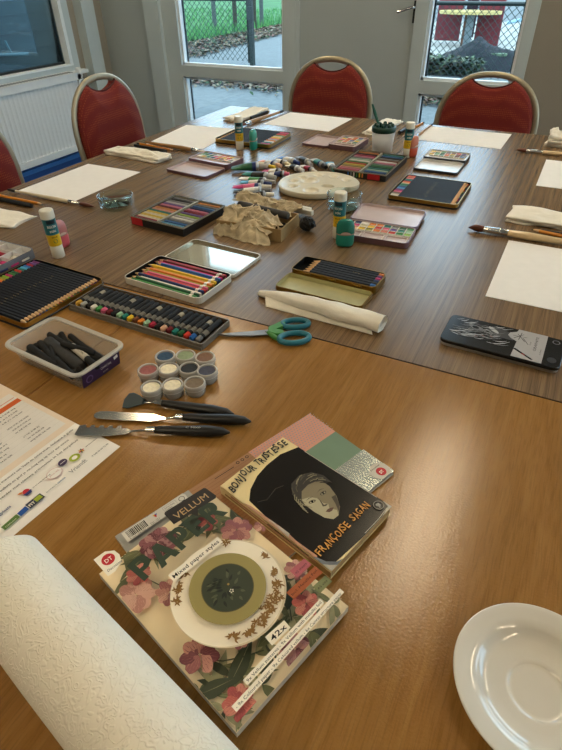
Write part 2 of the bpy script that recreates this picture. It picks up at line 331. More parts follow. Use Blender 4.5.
# neighbouring dark wall seen through the left window
m_dk=mat('dark teal cladding','102024',.5,var=.15,vs_=3)
nb=MB(); nb.box(-4.6,-4.3,-2,5.3,GZ,3.2,m_dk)
for i in range(26): nb.box(-4.3,-4.285,-2,5.3,GZ+.06+i*.125,GZ+.075+i*.125,mat('cladding groove','0d191e',.6))
struct(nb.build('wall_outside'))
pr_=thing('reflection_bar','thin pale pipe fixed low across the dark cladding outside the left window','pipe',-4.24,3.2,.72)  # pale bar modelled outside in place of a reflected line in the glass
MB().tube([(0,-1.2,.13),(0,.48,-.02)],.012,mat('pale pipe','4a6066',.5)).build('pipe',pr_)
MB().tube([(0,.32,0),(0,.29,.09)],.008,mat('pale pipe','4a6066',.5)).build('stub',pr_)
# grass blades, leaf litter, ivy (uncountable)
gm=MB(); gcol=[mat('grass a','448145',.8,var=.1),mat('grass b','5c8e4e',.8,var=.1),mat('grass c','376e3f',.8,var=.1)]
for i in range(9000):
    y=8+ (rnd.random()**1.6)*14; x=-8.1-rnd.random()**1.5*7
    hgt=rnd.uniform(.05,.14)*(1.9 if x>-8.7 else 1); a=rnd.random()*6.28; dx,dy=.018*cos(a),.018*sin(a); tx,ty=rnd.uniform(-.05,.05),rnd.uniform(-.05,.05)
    gm.add([(x-dx,y-dy,GZ+.02),(x+dx,y+dy,GZ+.02),(x+tx,y+ty,GZ+.02+hgt)],[(0,1,2)],gcol[i%3])
tag(gm.build('lawn_grass'),'bright green meadow grass beyond the path outside the left garden window','grass',kind='stuff')
lcol=[mat('leaf tan','61503b',.9,var=.2),mat('leaf pale','766c5c',.9,var=.2),mat('leaf brown','3b2e23',.9,var=.2),mat('leaf green','2e442b',.9,var=.2),mat('leaf rose','61473f',.9,var=.2)]
def leaves(mb,N,fx,s0,s1,cols,lift=.05):
    for i in range(N):
        x,y=fx(); a=rnd.random()*6.28; s=rnd.uniform(s0,s1); M=TM(x,y,GZ+rnd.uniform(.012,.012+lift),a,rnd.uniform(-.5,.5),rnd.uniform(-.5,.5))
        mb.add([(-s,0,0),(-s*.3,-s*.5,.1*s),(s*.5,-s*.35,.15*s),(s,0,0),(s*.4,s*.4,.1*s),(-s*.4,s*.45,.2*s)],[(0,1,2,3,4,5)],rnd.choice(cols),M)
def far_band():
    y=rnd.uniform(7.6,17); return rnd.uniform(-8.15,-6.55-.09*(y-9)),y
def near_band():
    t=rnd.random(); x=-6.4+5.0*t; return x+rnd.uniform(-.2,.2),7.72+rnd.gauss(0,.22)-.35*t
lm=MB(); leaves(lm,4200,far_band,.03,.07,lcol); tag(lm.build('leaf_litter'),'band of fallen leaves along the lawn edge of the path','leaves',kind='stuff')
lm=MB(); leaves(lm,4200,near_band,.025,.055,lcol); tag(lm.build('leaf_litter'),'strip of fallen leaves across the asphalt close to the windows','leaves',kind='stuff')
iv=[mat('ivy dark','183220',.6,var=.2),mat('ivy mid','345030',.6,var=.2),mat('ivy pale','646e53',.6,var=.2),mat('leaf brown','3b2e23')]
lm=MB(); leaves(lm,900,lambda:(-2.35+.95*rnd.random()**1.6,rnd.uniform(9.3,9.75)),.03,.075,iv,.22); tag(lm.build('ivy'),'tangle of ivy leaves at the foot of the dark net outside right','ivy',kind='stuff')
# chain-link gate and fence
m_green=mat('fence enamel dark','12211f',.4,var=.05); m_wire=mat('fence wire','1d302e',.6)
def chain(mb,x0,x1,z0,z1,p,r,m):
    n=int((x1-x0+z1-z0)/p)+2
    for i in range(-n,n):
        for sg in (1,-1):
            xa=x0+i*p if sg==1 else x1-i*p
            # line x = xa + sg*(z-z0)
            pts=[]
            za=max(z0,z0+((x0-xa)*sg if sg==1 else (xa-x1)) if True else z0)
            lo,hi=z0,z1
            if sg==1: lo=max(z0,z0+x0-xa); hi=min(z1,z0+x1-xa)
            else: lo=max(z0,z0+xa-x1); hi=min(z1,z0+xa-x0)
            if hi-lo<.02: continue
            f=lambda z:xa+sg*(z-z0)
            mb.tube([(f(lo),.004*sg,lo),(f(hi),.004*sg,hi)],r,m,seg=4,smooth=False)
gt=thing('chain_link_gate','dark green chain-link gate outside the left garden window','gate',-5.9,9.2,GZ)
f=MB(); f.tube([(-.70,0,.04),(-.70,0,.93),(.66,0,.93),(.66,0,.04)],.022,m_green,seg=8); f.build('gate_frame',gt)
c=MB(); chain(c,-.69,.65,.06,.92,.10,.0042,m_wire); c.build('mesh',gt)
MB().box(.69,.76,-.035,.035,0,1.25,m_green).build('post',gt)
MB().box(.70,.80,-.09,-.036,.66,.84,m_green).build('lock_box',gt)
ft=thing('chain_link_fence','dark green chain-link fence with top rail outside the right glazed door','fence',-1.2,9.2,GZ)
f=MB(); f.tube([(-1.05,0,.915),(1.6,0,.915)],.026,m_green); f.build('top_rail',ft)
c=MB(); chain(c,-1.0,1.6,.02,.90,.10,.0042,m_wire); c.build('mesh',ft)
MB().box(-1.09,-1.02,-.03,.03,0,.80,m_black).build('post',ft)
wp=[mat('post grey','49524f',.9,var=.2),mat('post brown','36352b',.9,var=.2)]
for x,y,k,l_ in ((-8.9,13.9,0,'leftmost grey wooden fence post on the lawn edge, behind the gate mesh'),(-8.52,14.3,1,'brown wooden fence post seen just left of the gate post'),(-8.3,14.95,1,'brown wooden fence post just right of the gate lock box'),(-8.38,15.5,0,'farthest grey wooden fence post, right of the gate')):
    o=MB().prism(ell(.055,.055,10),0,1.15,wp[k],b=.01).build('fence_post',None,(x,y,GZ+.02)); tag(o,l_,'post','posts along the lawn')
# net mound
def heightfield(nx,ny,fx,m,smooth=True,name=None):
    v=[];f=[]
    for j in range(ny):
        for i in range(nx): v.append(fx(i/(nx-1),j/(ny-1)))
    for j in range(ny-1):
        for i in range(nx-1): a=j*nx+i; f.append((a,a+1,a+nx+1,a+nx))
    return MB().add(v,f,m,smooth=smooth)
def mound(u,v):
    x=-1.0+2.0*u; y=-.55+1.1*v; h_=.33*max(0,1-abs(x+.04)/.72)**1.3+.12*math.exp(-((x-.6)/.3)**2)+.07
    h_*=max(0,1-abs(2*v-1)**1.8)*max(0,1-abs(2*u-1)**6); h_+=(.05*noise.noise((x*5,y*6,1))+.025*noise.noise((x*14,y*14,1)))*(1 if 0<u<1 and 0<v<1 else 0)
    return (x,y,max(0,h_))
o=heightfield(50,24,mound,mat('dark net','0f151d',.9,var=.3,vs_=60,bump=1,bs=70)).build('covered_mound',None,(-1.6,10.4,GZ+.02)); tag(o,'crumpled dark blue ground net heaped on the sand outside right','net')
o=MB().add([(x*.13,y*.06,.03+.02*noise.noise((x*3,y*3,0))) for x,y in ell(1,1,14)],[tuple(range(14))],mat('pale leaf','637860',.8)).prism([(x*.13,y*.06) for x,y in ell(1,1,14)],0,.028,mat('pale leaf','637860',.8)).build('pale_leaf',None,(-1.28,10.15,GZ+.2)); tag(o,'large pale green leaf lying on the dark net outside','leaf')
# play house
ph=thing('play_house','red wooden play structure with yellow counter standing on the sand outside','play equipment',-2.2,13.2,GZ+.02)
m_pr=mat('playground red','641821',.6,var=.08); m_py=mat('playground yellow','b8a468',.6); m_pb=mat('playground blue','1b547c',.5); m_pg=mat('playground grey post','5e6a6e',.5)
MB().box(-.82,-.32,.0,.05,.06,1.9,m_pr).build('red_panel',ph); MB().box(.0,.48,-.05,.0,.0,1.9,m_pr).build('red_panel',ph)
MB().box(.52,.85,.1,.15,.78,1.8,m_pb).build('blue_panel',ph)
MB().box(-.32,-.1,.35,.4,.1,1.9,mat('dark doorway board','3a2630',.8)).build('back_board',ph)
MB().prism(ell(.6,.32,28,-.12,-.3),.55,.60,m_py).build('counter',ph)
MB().lathe([(.075,0),(.075,.56)],m_pg,Matrix.Translation((-.08,-.35,0)),14,True,True).build('counter_post',ph)
MB().box(-.22,-.16,-.25,-.19,0,.55,mat('brown post','6a4a3a',.8)).build('post',ph)
MB().tube([(.62,-.4,.42),(.85,-.4,.47),(1.08,-.4,.52),(1.12,-.4,.62)],.03,mat('light blue pipe','8fb4c8',.35)).build('slide_rail',ph)

# ---------------------------------------------------------------- table-top objects
def place(mb,name,x,y,rz=0,z=TZ,parent=None): return mb.build(name,parent,(x,y,z),rz)
m_pap2=mat('copy paper','eceae4',.85,var=.01)
# sheets of watercolour paper
def sheet(x,y,w_,h_,rz,label):
    o=MB().box(-w_/2,w_/2,-h_/2,h_/2,0,.0007,m_paper)
    tag(o.build('paper_sheet',None,(x,y,TZ+.0002),rz),label,'paper','blank watercolour sheets at the places')
sheet(-1.273,1.181,.215,.288,R(0),'blank white sheet at the left table edge between the two left chairs')
sheet(-1.262,1.768,.232,.305,R(6),'blank white sheet at the left table edge nearest the garden window')
sheet(-.964,2.160,.292,.238,R(-2),'blank white sheet at the far edge in front of the middle chair')
sheet(-.336,2.160,.302,.222,R(-1.5),'blank white sheet at the far edge in front of the right chair')
sheet(.050,1.835,.175,.281,R(-.5),'blank white sheet at right picture edge below the far tissue and brush')
sheet(.052,1.120,.215,.290,R(-.5),'large blank sheet at right picture edge nearest the flat graphite tin')
# ---- folded tissues
def tissue(label,x,y,w_,d,t,rz,seed,layers=3,amp=.004,group='folded tissues at the places'):
    mb=MB()
    for k in range(layers):
        z0=t*k/layers; z1=t*(k+1)/layers-.0006; sh=(.004*noise.noise((seed,k,0)),.005*noise.noise((k,seed,2)))
        nx,ny=26,14
        def P(u,v,top):
            xx=(u-.5)*w_+sh[0]; yy=(v-.5)*d+sh[1]; ed=min(u,1-u,v*d/w_,(1-v)*d/w_)
            xx+=.012*noise.noise((u*4+seed,v*2,k+.5)); yy+=.012*noise.noise((u*5,v*3+seed,k+7.5))
            am=amp*(k+1)/layers
            n_=am*noise.noise((u*7+seed,v*4,k*.6))+am*.45*noise.noise((u*19+seed,v*11,k*.6))
            zz=(z1+max(-.5*t/layers,n_)*min(1,ed*14) if top else z0+(max(0,am*noise.noise((u*7+seed,v*4,(k-1)*.6))) *min(1,ed*14) if k else 0))
            return (xx,yy,max(.0002+k*.0003,zz))
        V=[P(i/(nx-1),j/(ny-1),True) for j in range(ny) for i in range(nx)]; B=[P(i/(nx-1),j/(ny-1),False) for j in range(ny) for i in range(nx)]
        F=[(j*nx+i,j*nx+i+1,(j+1)*nx+i+1,(j+1)*nx+i) for j in range(ny-1) for i in range(nx-1)]
        o_=nx*ny; G=[tuple(q+o_ for q in a[::-1]) for a in F]
        per=[i for i in range(nx)]+[j*nx+nx-1 for j in range(1,ny)]+[(ny-1)*nx+i for i in range(nx-2,-1,-1)]+[j*nx for j in range(ny-2,0,-1)]
        S=[(per[q],per[q]+o_,per[(q+1)%len(per)]+o_,per[(q+1)%len(per)]) for q in range(len(per))]
        mb.add(V+B,F+G+S,m_tissue,smooth=True)
    return tag(mb.build('folded_tissue',None,(x,y,TZ),rz),label,'tissue',group)
tissue('flat folded white tissue at left picture edge below the orange pencil',-1.285,.862,.232,.085,.007,R(0),1.3)
tissue('crumpled folded white tissue at the left table edge below the farthest-left sheet',-1.284,1.462,.235,.068,.016,R(-4),2.7,layers=2,amp=.014)
tissue('folded cream tissue at the far left table corner beside black marker',-1.245,2.150,.075,.245,.014,R(-2),4.1)
tissue('folded white tissue lying behind the paintbrush cup at the far edge',-.648,2.165,.068,.23,.013,R(-3),5.2)
tissue('folded white tissue at right edge above the big sable brush',.045,1.425,.235,.092,.014,R(-1),6.9,amp=.009)
tissue('crumpled white tissue at far right edge behind the thinner sable brush',.028,2.185,.16,.10,.036,R(-4),8.3,amp=.022)
# ---- pencils, pens and brushes of the places
m_lead=mat('graphite','2b2b2d',.4); m_pw=mat('pencil wood','d9b183',.7); m_or=mat('orange lacquer','d98a1c',.35,var=.03)
def hexbar(mb,x0,x1,r,m,z=None): z=r if z is None else z; mb.tube([(x0,0,z),(x1,0,z)],r,m,seg=6,smooth=False)
def pencil(label,x,y,L,rz,m,cap=None,z=TZ,r=.0036,group=None,name='pencil',cat='pencil',tip=None,parent=None,wood_=None):
    t=thing(name,label,cat,x,y,z,rz,group)
    b=MB(); hexbar(b,0,L-.018,r,m); b.build('barrel',t)
    b=MB(); b.tube([(L-.018,0,r),(L-.005,0,r)],[r*.97,r*.42],wood_ or m_pw,seg=8); b.tube([(L-.005,0,r),(L,0,r)],[r*.42,r*.08],tip or m_lead,seg=8); b.build('sharpened_tip',t)
    if cap: b=MB(); b.tube([(-.012,0,r),(0.0002,0,r)],r*1.04,cap,seg=6,smooth=False); b.build('dipped_end',t)
    return t
pencil('orange pencil at left picture edge above the flat folded tissue',-1.392,.979,.172,R(0),m_or,m_black)
pencil('orange pencil at left table edge above crumpled tissue',-1.375,1.586,.168,R(-7),m_or,m_black)
pencil('orange pencil lying on the folded tissue at right picture edge',.155,1.318,.172,R(171),m_or,m_black,z=TZ+.0005)
pencil('short orange pencil standing out beside black pen right of the paintbrush cup',-.526,2.30,.12,R(-97),m_or,m_black)
def marker(label,x,y,L,rz,r=.0055,z=TZ):
    t=thing('black_marker',label,'pen',x,y,z,rz,'black markers at the places')
    b=MB(); b.tube([(0,0,r),(L*.62,0,r)],r*.92,m_black,seg=12); b.build('barrel',t)
    b=MB(); b.tube([(L*.62,0,r),(L-.004,0,r),(L,0,r)],[r,r,r*.8],m_black,seg=12); b.build('cap',t)
marker('black marker at left picture edge between orange pencil and flat tissue',-1.39,.951,.155,R(1),.006)
marker('black marker at left table edge between orange pencil and crumpled tissue',-1.372,1.555,.15,R(-6))
marker('black marker at far left corner between cream tissue and brush',-1.203,2.104,.135,R(86))
marker('black marker right of paintbrush cup near the far edge',-.562,2.10,.12,R(82),.007)
marker('thin black marker at right picture edge behind the orange pencil',.155,1.342,.15,R(178),.004)
m_hair=mat('sable hair','5a2c16',.6,stretch=(1,30,1),vs_=30,var=.3); m_hairp=mat('pale bristle','b7a288',.7,var=.2); m_fer=mat('nickel ferrule','d3d4d2',.22,1,var=.02)
m_hn=mat('lacquered pale handle','d9bf93',.3,coat=.4,var=.05,stretch=(3,40,1)); m_hw=mat('cream handle','d8ccb2',.35); m_hb=mat('wood brown handle','a07848',.35)
def brush(label,x,y,rz,hair,ferr,hand,r,mh,mhair,end=None,z=TZ,flatb=False,text=None,group='paintbrushes at the places'):
    # local +X towards the hair tip; origin at handle end
    t=thing('paintbrush',label,'paintbrush',x,y,z,rz,group); zz=r*1.12
    b=MB(); b.tube([(0,0,zz),(.004,0,zz),(hand*.45,0,zz),(hand*.8,0,zz),(hand,0,zz)],[r*.35,r*.55,r*.8,r*1.12,r*.95],mh,seg=14); 
    b.build('handle',t)
    if end: b=MB(); b.tube([(-.001,0,zz),(.003,0,zz),(.032,0,zz)],[r*.3,r*.62,r*.78],end,seg=12); b.build('painted_end',t)
    f=MB(); f.tube([(hand,0,zz),(hand+ferr*.3,0,zz),(hand+ferr*.32,0,zz),(hand+ferr*.38,0,zz),(hand+ferr*.4,0,zz),(hand+ferr,0,zz)],[r*.98,r*.98,r*1.06,r*1.06,r*.98,r*.82],m_fer,seg=14); f.build('ferrule',t)
    x0=hand+ferr
    if flatb: b=MB(); b.tube([(x0,0,zz),(x0+hair*.6,0,zz),(x0+hair,0,zz)],[r*.85,r*1.3,r*1.15],mhair,seg=12,flat=.4)
    else: b=MB(); b.tube([(x0,0,zz),(x0+hair*.3,0,zz),(x0+hair*.6,0,zz),(x0+hair*.85,0,zz*.9),(x0+hair,0,zz*.7)],[r*.8,r*1.05,r*.85,r*.4,r*.05],mhair,seg=12)
    b.build('hair',t)
    return t
brush('slim cream-handled paintbrush with black end along the left blank sheet',-1.402,1.020,R(0),.053,.042,.235,.0052,m_hw,m_hair,m_black)
brush('paintbrush with brown handle and pale bristles behind orange pencil at left edge',-1.36,1.602,R(-5),.035,.03,.215,.007,m_hb,m_hairp,None,flatb=True)
brush('flat paintbrush with black-ended brown handle left of the middle blank sheet',-1.128,2.262,R(-97),.03,.035,.245,.0075,m_hb,m_hair,m_black,flatb=True)
brush('paintbrush with black-ended wooden handle along left side of the right blank sheet',-.483,2.292,R(-92),.02,.035,.20,.0055,m_hb,m_hairp,m_black)
brush('large round sable paintbrush with pale handle at right edge above big sheet',.160,1.287,R(180),.036,.055,.22,.0080,m_hn,m_hair)
brush('thinner round sable paintbrush at far right edge below crumpled tissue',.165,2.040,R(181),.034,.050,.22,.0062,m_hn,m_hair)

# ---- tins of pencils
NC={'crimson':'a3223c','scarlet':'cf3a2c','orange':'e0812c','yellow':'e8c22e','gold':'c99a3a','lime':'8fb83a','green':'3d8a45','teal':'1f7d74','sky blue':'4aa3cf','blue':'2b66b0','navy':'1c2f66','violet':'6a4a96','purple':'70346e','pink':'d9668a','magenta':'c22a72','salmon':'e08a72','brown':'7a4a2c','black':'1a1a1c','grey':'77787a','white':'e6e2d8','cream':'dccfa8','light grey':'b2b2ae','dark green':'1f5a38','mint':'9cc4a4','peach':'e2b496','olive':'9a9a3a','dark red':'6e1c22'}
def cm(n,rough=.5):
    c=[int(NC[n][i:i+2],16)/255 for i in (0,2,4)]
    if rough==.9: g=sum(c)/3; c=[(x*.72+g*.28)*.86 for x in c]
    return mat('colour %s %s'%(n,rough),tuple(c),rough,var=.05)
m_goldtin=mat('gold tin','a8843c',.3,.9,var=.05); m_navy=mat('navy lacquer','0d1626',.6,var=.05); m_navytin=mat('black tin','15181c',.35,.3); m_gt=mat('gilt print','a98f58',.5)
def nb_label(seq,i,fmt,a='one'):
    l=seq[i-1] if i>0 else None; r=seq[i+1] if i<len(seq)-1 else None
    if l and r: w_='between %s and %s ones'%(l,r) if l!=r else 'between two %s ones'%l
    elif r: w_='endmost, beside the %s one'%r
    else: w_='endmost, beside the %s one'%l
    return fmt.format(c=seq[i],w=w_)
def pencil_tin(label,x,y,rz,W_,D,Hh,cols,where,tipside=1,group='',endlen=.012,gilt=True,wide=False,short=.0):
    t=thing('pencil_tin',label,'tin',x,y,TZ,rz)
    b=MB(); b.tray(W_,D,Hh,.012,m_goldtin,.0015,mi=m_navytin); b.build('tray',t)
    b=MB(); b.slab(W_+.003,D+.003,.013,[(.0015,.0),(0,.001),(0,.0035),(.0012,.0045)],m_navytin); b.build('base_rim',t)
    n=len(cols); p=(D-.012)/n; r=min(.0040,p*.49); L=W_-.012-endlen-short
    for i,cn in enumerate(cols):
        yy=D/2-.006-p*(i+.5); a=rz; lx=(-W_/2+.006+endlen) if tipside==1 else (W_/2-.006-endlen)
        X=x+lx*cos(a)-yy*sin(a); Y=y+lx*sin(a)+yy*cos(a)
        q=thing('colour_pencil',nb_label(cols,i,'navy pencil with {c} dipped end, {w}, '+where),'pencil',X,Y,TZ+Hh-.0075,rz+(0 if tipside==1 else PI),group)
        b=MB(); b.tube([(0,0,r),(L-.014,0,r)],r,m_navy,seg=6,smooth=False)
        if gilt and 3<i<n-2: 
            b.text(('12 24' if i%2 else 'HB 06'),L*.42+.012*noise.noise((i*1.7,0,0)),-r*.35,2*r+.0001-.13*r,.0028,m_gt)
        b.build('barrel',q)
        b=MB(); b.tube([(-endlen,0,r),(0,0,r)],r*1.03,cm(cn),seg=6,smooth=False); b.build('dipped_end',q)
        b=MB(); b.tube([(L-.014,0,r),(L-.004,0,r)],[r,r*.4],m_pw,seg=8); b.tube([(L-.004,0,r),(L,0,r)],[r*.4,r*.08],cm(cn),seg=8); b.build('sharpened_tip',q)
    return t
c1=['purple','violet','crimson','blue','sky blue','teal','scarlet','dark green','green','magenta','lime','olive','orange','scarlet','yellow','gold','green','blue','navy','violet','brown','grey','black','white']
pencil_tin('large black and gold tin tray of navy pencils at the left picture edge',-.862,.606,R(-2.5),.203,.196,.013,c1,'large left tin',1,'pencils in the large left tin',endlen=.020)
c2=['scarlet','orange','crimson','salmon','dark green','teal','black','scarlet','orange','peach','green','dark green','teal','navy','blue','sky blue','violet','purple','magenta','pink','brown','grey','cream','white']
pencil_tin('black and gold tin of navy pencils on the right walnut table',-.296,1.505,R(0),.188,.196,.014,c2,'right walnut-table tin',1,'pencils in the right tin',endlen=.022)
c3=['pink','crimson','scarlet','green','cream','yellow','salmon','light grey','orange','white','teal','magenta']
pencil_tin('dark gold-edged tin of pencils at far left behind glue stick',-1.028,1.812,R(1.5),.225,.186,.016,c3,'far left tin',-1,'pencils in the far left tin',endlen=.035,gilt=False)
# small open gold tin
t=thing('pencil_tin','small open gold tin with hinged lid behind the long rolled tissue','tin',-.342,.889,TZ,R(-2))
m_gin=mat('greenish lid inside','b9b487',.35,.3); m_gdk=mat('antique gold rim','8a6a2a',.35,.85)
b=MB(); b.tray(.184,.068,.016,.010,m_gdk,.002,cy=.037,mi=m_navytin); b.build('tray',t)
b=MB(); b.tray(.184,.066,.010,.010,m_gdk,.002,cy=-.034,mi=m_gin); b.build('lid',t)
b=MB()
for hx in (-.055,0,.055): b.tube([(hx-.01,.0015,.0125),(hx+.01,.0015,.0125)],.0022,m_gdk,seg=8)
b.box(-.085,.085,.0,.003,.008,.0115,m_gdk); b.build('hinge',t)
c4=['orange','purple','magenta','navy','black','blue']; r=.0039
for i,cn in enumerate(c4):
    ly=.064-i*.0098; a=R(-2); lx=.078; X=-.342+lx*cos(a)-ly*sin(a); Y=.889+lx*sin(a)+ly*cos(a)
    q=thing('colour_pencil',nb_label(c4,i,'navy pencil with {c} end, {w}, small open tin'),'pencil',X,Y,TZ+.0075,R(178),'pencils in the small open tin')
    b=MB(); b.tube([(0,0,r),(.13,0,r)],r*1.2,m_navy,seg=6,smooth=False); 
    if i==2: b.text('bruynzeel',.05,-.002,r*2.05,.004,m_gt,rot=PI)
    b.build('barrel',q)
    MB().tube([(-.010,0,r),(0,0,r)],r*1.24,cm(cn),seg=6,smooth=False).build('dipped_end',q)
    MB().tube([(.13,0,r),(.146,0,r)],[r*1.2,r*.15],m_pw,seg=8).build('sharpened_tip',q)
# white tin with fat colour pencils
t=thing('pencil_tin','open white-rimmed tin of colour pencils, its mirror-like lid flat behind','tin',-.625,.833,TZ,R(-3))
m_wt=mat('white tin lacquer','d9d5ca',.3,.1,var=.02); m_mir=mat('polished cream lid','cfc7b4',.06,.75,var=.02)
b=MB(); b.tray(.192,.116,.014,.012,m_wt,.002,cy=-.060,mi=m_black); b.build('tray',t)
b=MB(); b.tray(.186,.116,.007,.012,m_wt,.0025,cy=.060,mi=m_mir); b.build('lid',t)
b=MB(); b.tube([(-.06,0,.008),(-.03,0,.008)],.0022,m_black,seg=8); b.tube([(.03,0,.008),(.06,0,.008)],.0022,m_black,seg=8); b.build('hinge',t)
c5=['crimson','dark red','magenta','blue','navy','yellow','gold','orange','olive','pink','scarlet','navy','white','dark green','green']
for i,cn in enumerate(c5):
    ly=-.0095-i*.0071; a=R(-3); lx=.083; X=-.625+lx*cos(a)-ly*sin(a); Y=.833+lx*sin(a)+ly*cos(a); L=.150+.006*(i%3)
    q=thing('colour_pencil',nb_label(c5,i,'{c} lacquered pencil, {w}, white-rimmed tin'),'pencil',X,Y,TZ+.0050+.0022*(i%2),R(177)+.012*noise.noise((i*3.1,1,0)),'pencils in the white tin')
    MB().tube([(0,0,.0036),(L,0,.0036)],.0036,cm(cn,.5),seg=6,smooth=False).build('barrel',q)
    MB().tube([(.010,0,.0036),(.017,0,.0036)],.00385,m_white,seg=6,smooth=False).build('white_band',q)
    b=MB(); b.tube([(L,0,.0036),(L+.010,0,.0036)],[.0036,.0014],m_pw,seg=8); b.tube([(L+.010,0,.0036),(L+.014,0,.0036)],[.0014,.0003],cm(cn),seg=8); b.build('sharpened_tip',q)
# ---- oil pastel tray
t=thing('pastel_tray','long grey tray of black-wrapped oil pastels across the table joint','tray',-.598,.634,TZ,R(-1))
m_gtray=mat('grey plastic tray','6f6b62',.45)
b=MB(); b.tray(.302,.088,.012,.004,m_gtray,.0025,mi=mat('tray inside brown','5c4a36',.7)); b.box(-.15,.15,-.046,-.0445,.0,.006,m_gtray); b.build('tray',t)
c6=['gold','light grey','black','white','green','pink','dark red','black','mint','teal','yellow','brown','orange','mint','crimson','black','peach','dark red','teal','dark green','scarlet','blue','grey']
m_wrap=mat('black paper wrapper','101011',.8,var=.15); m_band=mat('grey label band','6f6a60',.8)
for i,cn in enumerate(c6):
    r=.0056; lx=-.141+i*.01245; ly=-.030; a=R(-1); X=-.598+lx*cos(a)-ly*sin(a); Y=.634+lx*sin(a)+ly*cos(a)
    q=thing('oil_pastel',nb_label(c6,i,'black-wrapped oil pastel with {c} tip, {w} in tray'),'pastel',X,Y,TZ+.0022,R(90-3)+.05*noise.noise((i*2.3,0,4)),'oil pastels in the grey tray')
    L=.066+.004*noise.noise((i*1.3,5,0))
    MB().tube([(.008,0,r),(L,0,r),(L+.001,0,r)],[r,r,r*.8],m_wrap,seg=12).build('wrapper',q)
    MB().tube([(.014,0,r),(.026,0,r)],r*1.015,m_band,seg=12).build('label_band',q)
    if i in (1,7,12,16,21): MB().tube([(.045,0,r),(.056,0,r)],r*1.02,mat('pale label','9a9484',.8),seg=12).build('paper_label',q)
    MB().tube([(-.003,0,r),(-.001,0,r),(.008,0,r)],[r*.6,r*.92,r*.95],cm(cn,.8),seg=12).build('tip',q)
# ---- soft pastel boxes
def pastel_box(label,x,y,rz,W_,D,Hh,L1,L2,where,red,group):
    t=thing('pastel_box',label,'box',x,y,TZ,rz)
    mk=mat('black card box','1b1a1b',.5); mg=mat('clear grey rim','9a9788',.35)
    b=MB(); b.tray(W_,D,Hh,.003,mk,.0028,floor=Hh-.011,mi=mat('grey foam tray','55514a',.8)); b.build('box',t)
    b=MB(); b.slab(W_+.001,D+.001,.003,[(0,Hh-.003),(0,Hh),(.004,Hh),(.004,Hh-.003)],mg,cap0=False,cap1=False); b.box(-.003,.003,-D/2+.004,D/2-.004,Hh-.010,Hh-.001,mg); b.build('inner_rim',t)
    b=MB(); x0,x1=red; b.box(x0,x1,-D/2-.0008,-D/2,.002,Hh-.002,mat('red label','b8202a',.5)); 
    if x0>0:
        for k,cn in enumerate(('blue','grey','white','green','yellow','orange')): b.box(-.035+k*.009,-.031+k*.009,-D/2-.0007,-D/2,.004,Hh-.004,cm(cn))
    b.build('printed_label',t)
    for side,Ls in ((-1,L1),(1,L2)):
        n=len(Ls); p=(D-.012)/n
        for i,cn in enumerate(Ls):
            lx=side*W_/4; ly=D/2-.006-p*(i+.5); X=x+lx*cos(rz)-ly*sin(rz); Y=y+lx*sin(rz)+ly*cos(rz)
            s_=MB().block(W_/2-.016,min(.0085,p*.82),.0085,.0012,cm(cn,.9),.0008)
            tag(place(s_,'soft_pastel',X,Y,rz+.05*noise.noise((i*2.1,side,7)),TZ+Hh-.0095-.0012),nb_label(Ls,i,'{c} chalk stick, {w}, %s row, %s'%('left' if side<0 else 'right',where)),'pastel',group)
pastel_box('dark box of soft pastels with red corner label left of crumpled wrapping',-.826,1.056,R(-4),.168,.172,.022,
  ['grey','black','grey','light grey','violet','pink','dark red','orange','salmon','teal','yellow','cream','yellow','cream','crimson'],
  ['orange','grey','blue','navy','pink','crimson','violet','lime','light grey','white','grey','blue','sky blue'],'box by crumpled wrapping',(-.080,-.045),'chalk sticks in the left pastel box')
pastel_box('dark box of soft pastels with red label, in front of paintbrush cup',-.523,1.660,R(0),.168,.225,.020,
  ['orange','black','crimson','pink','grey','mint','white','green','scarlet','yellow','olive','salmon','pink','scarlet'],
  ['teal','blue','black','grey','brown','white','pink','grey','green','dark green','teal','mint','blue','navy'],'box by cup',(.028,.066),'chalk sticks in the far pastel box')
# ---- watercolour tins
def wc_tin(label,x,y,rz,W_,D,lidside,H_,mo,mi,pans,lidz=0,mixing=None,gap=.002,lidD=None,lm=None):
    t=thing('watercolour_tin',label,'paint tin',x,y,TZ,rz); lm=lm or mo
    b=MB(); b.tray(W_,D,H_,.012,mo,.002,floor=H_-.006,mi=mi); b.build('tray',t)
    lD=lidD or D; b=MB(); 
    if lidside=='y+': b.tray(W_,lD,.008,.012,lm,.0022,cy=D/2+lD/2+gap,mi=mi,z0=lidz)
    if lidside=='y-': b.tray(W_,lD,.008,.012,lm,.0022,cy=-D/2-lD/2-gap,mi=mi,z0=lidz)
    if lidside=='x-': b.tray(W_,D,.008,.012,lm,.0022,cx=-W_-gap,mi=mi,z0=lidz)
    if lidside: b.build('lid',t)
    if lidside in ('y+','y-'):
        s=1 if lidside=='y+' else -1; b=MB(); 
        for hx in (-W_*.3,W_*.3): b.tube([(hx-.012,s*(D/2+gap/2),.007),(hx+.012,s*(D/2+gap/2),.007)],.0022,m_steel,seg=8)
        b.build('hinge',t)
    elif lidside=='x-': b=MB(); b.tube([(-W_/2-gap/2,-.02,.007),(-W_/2-gap/2,.02,.007)],.0022,m_steel,seg=8); b.build('hinge',t)
    for (px,py,pw,pd,cn) in pans:
        b=MB(); b.tray(pw,pd,.0045,.001,m_white,.0006,floor=.0033,mi=cm(cn),z0=H_-.0058); b.build('paint_pan',t,(px,py,0))
    if mixing:
        for a in mixing: b=MB(); b.tray(a[2],a[3],.004,.004,m_white,.0012,floor=.001,mi=mi,z0=H_-.0058); b.build('mixing_well',t,(a[0],a[1],0))
    return t
m_rose=mat('rose metal tin','7d6068',.35,.5); m_rin=mat('pale pink enamel','cbb9b8',.3,.1); m_wht=mat('white enamel','d9d8d6',.25); m_blt=mat('black tin edge','3a3a3e',.35,.4)
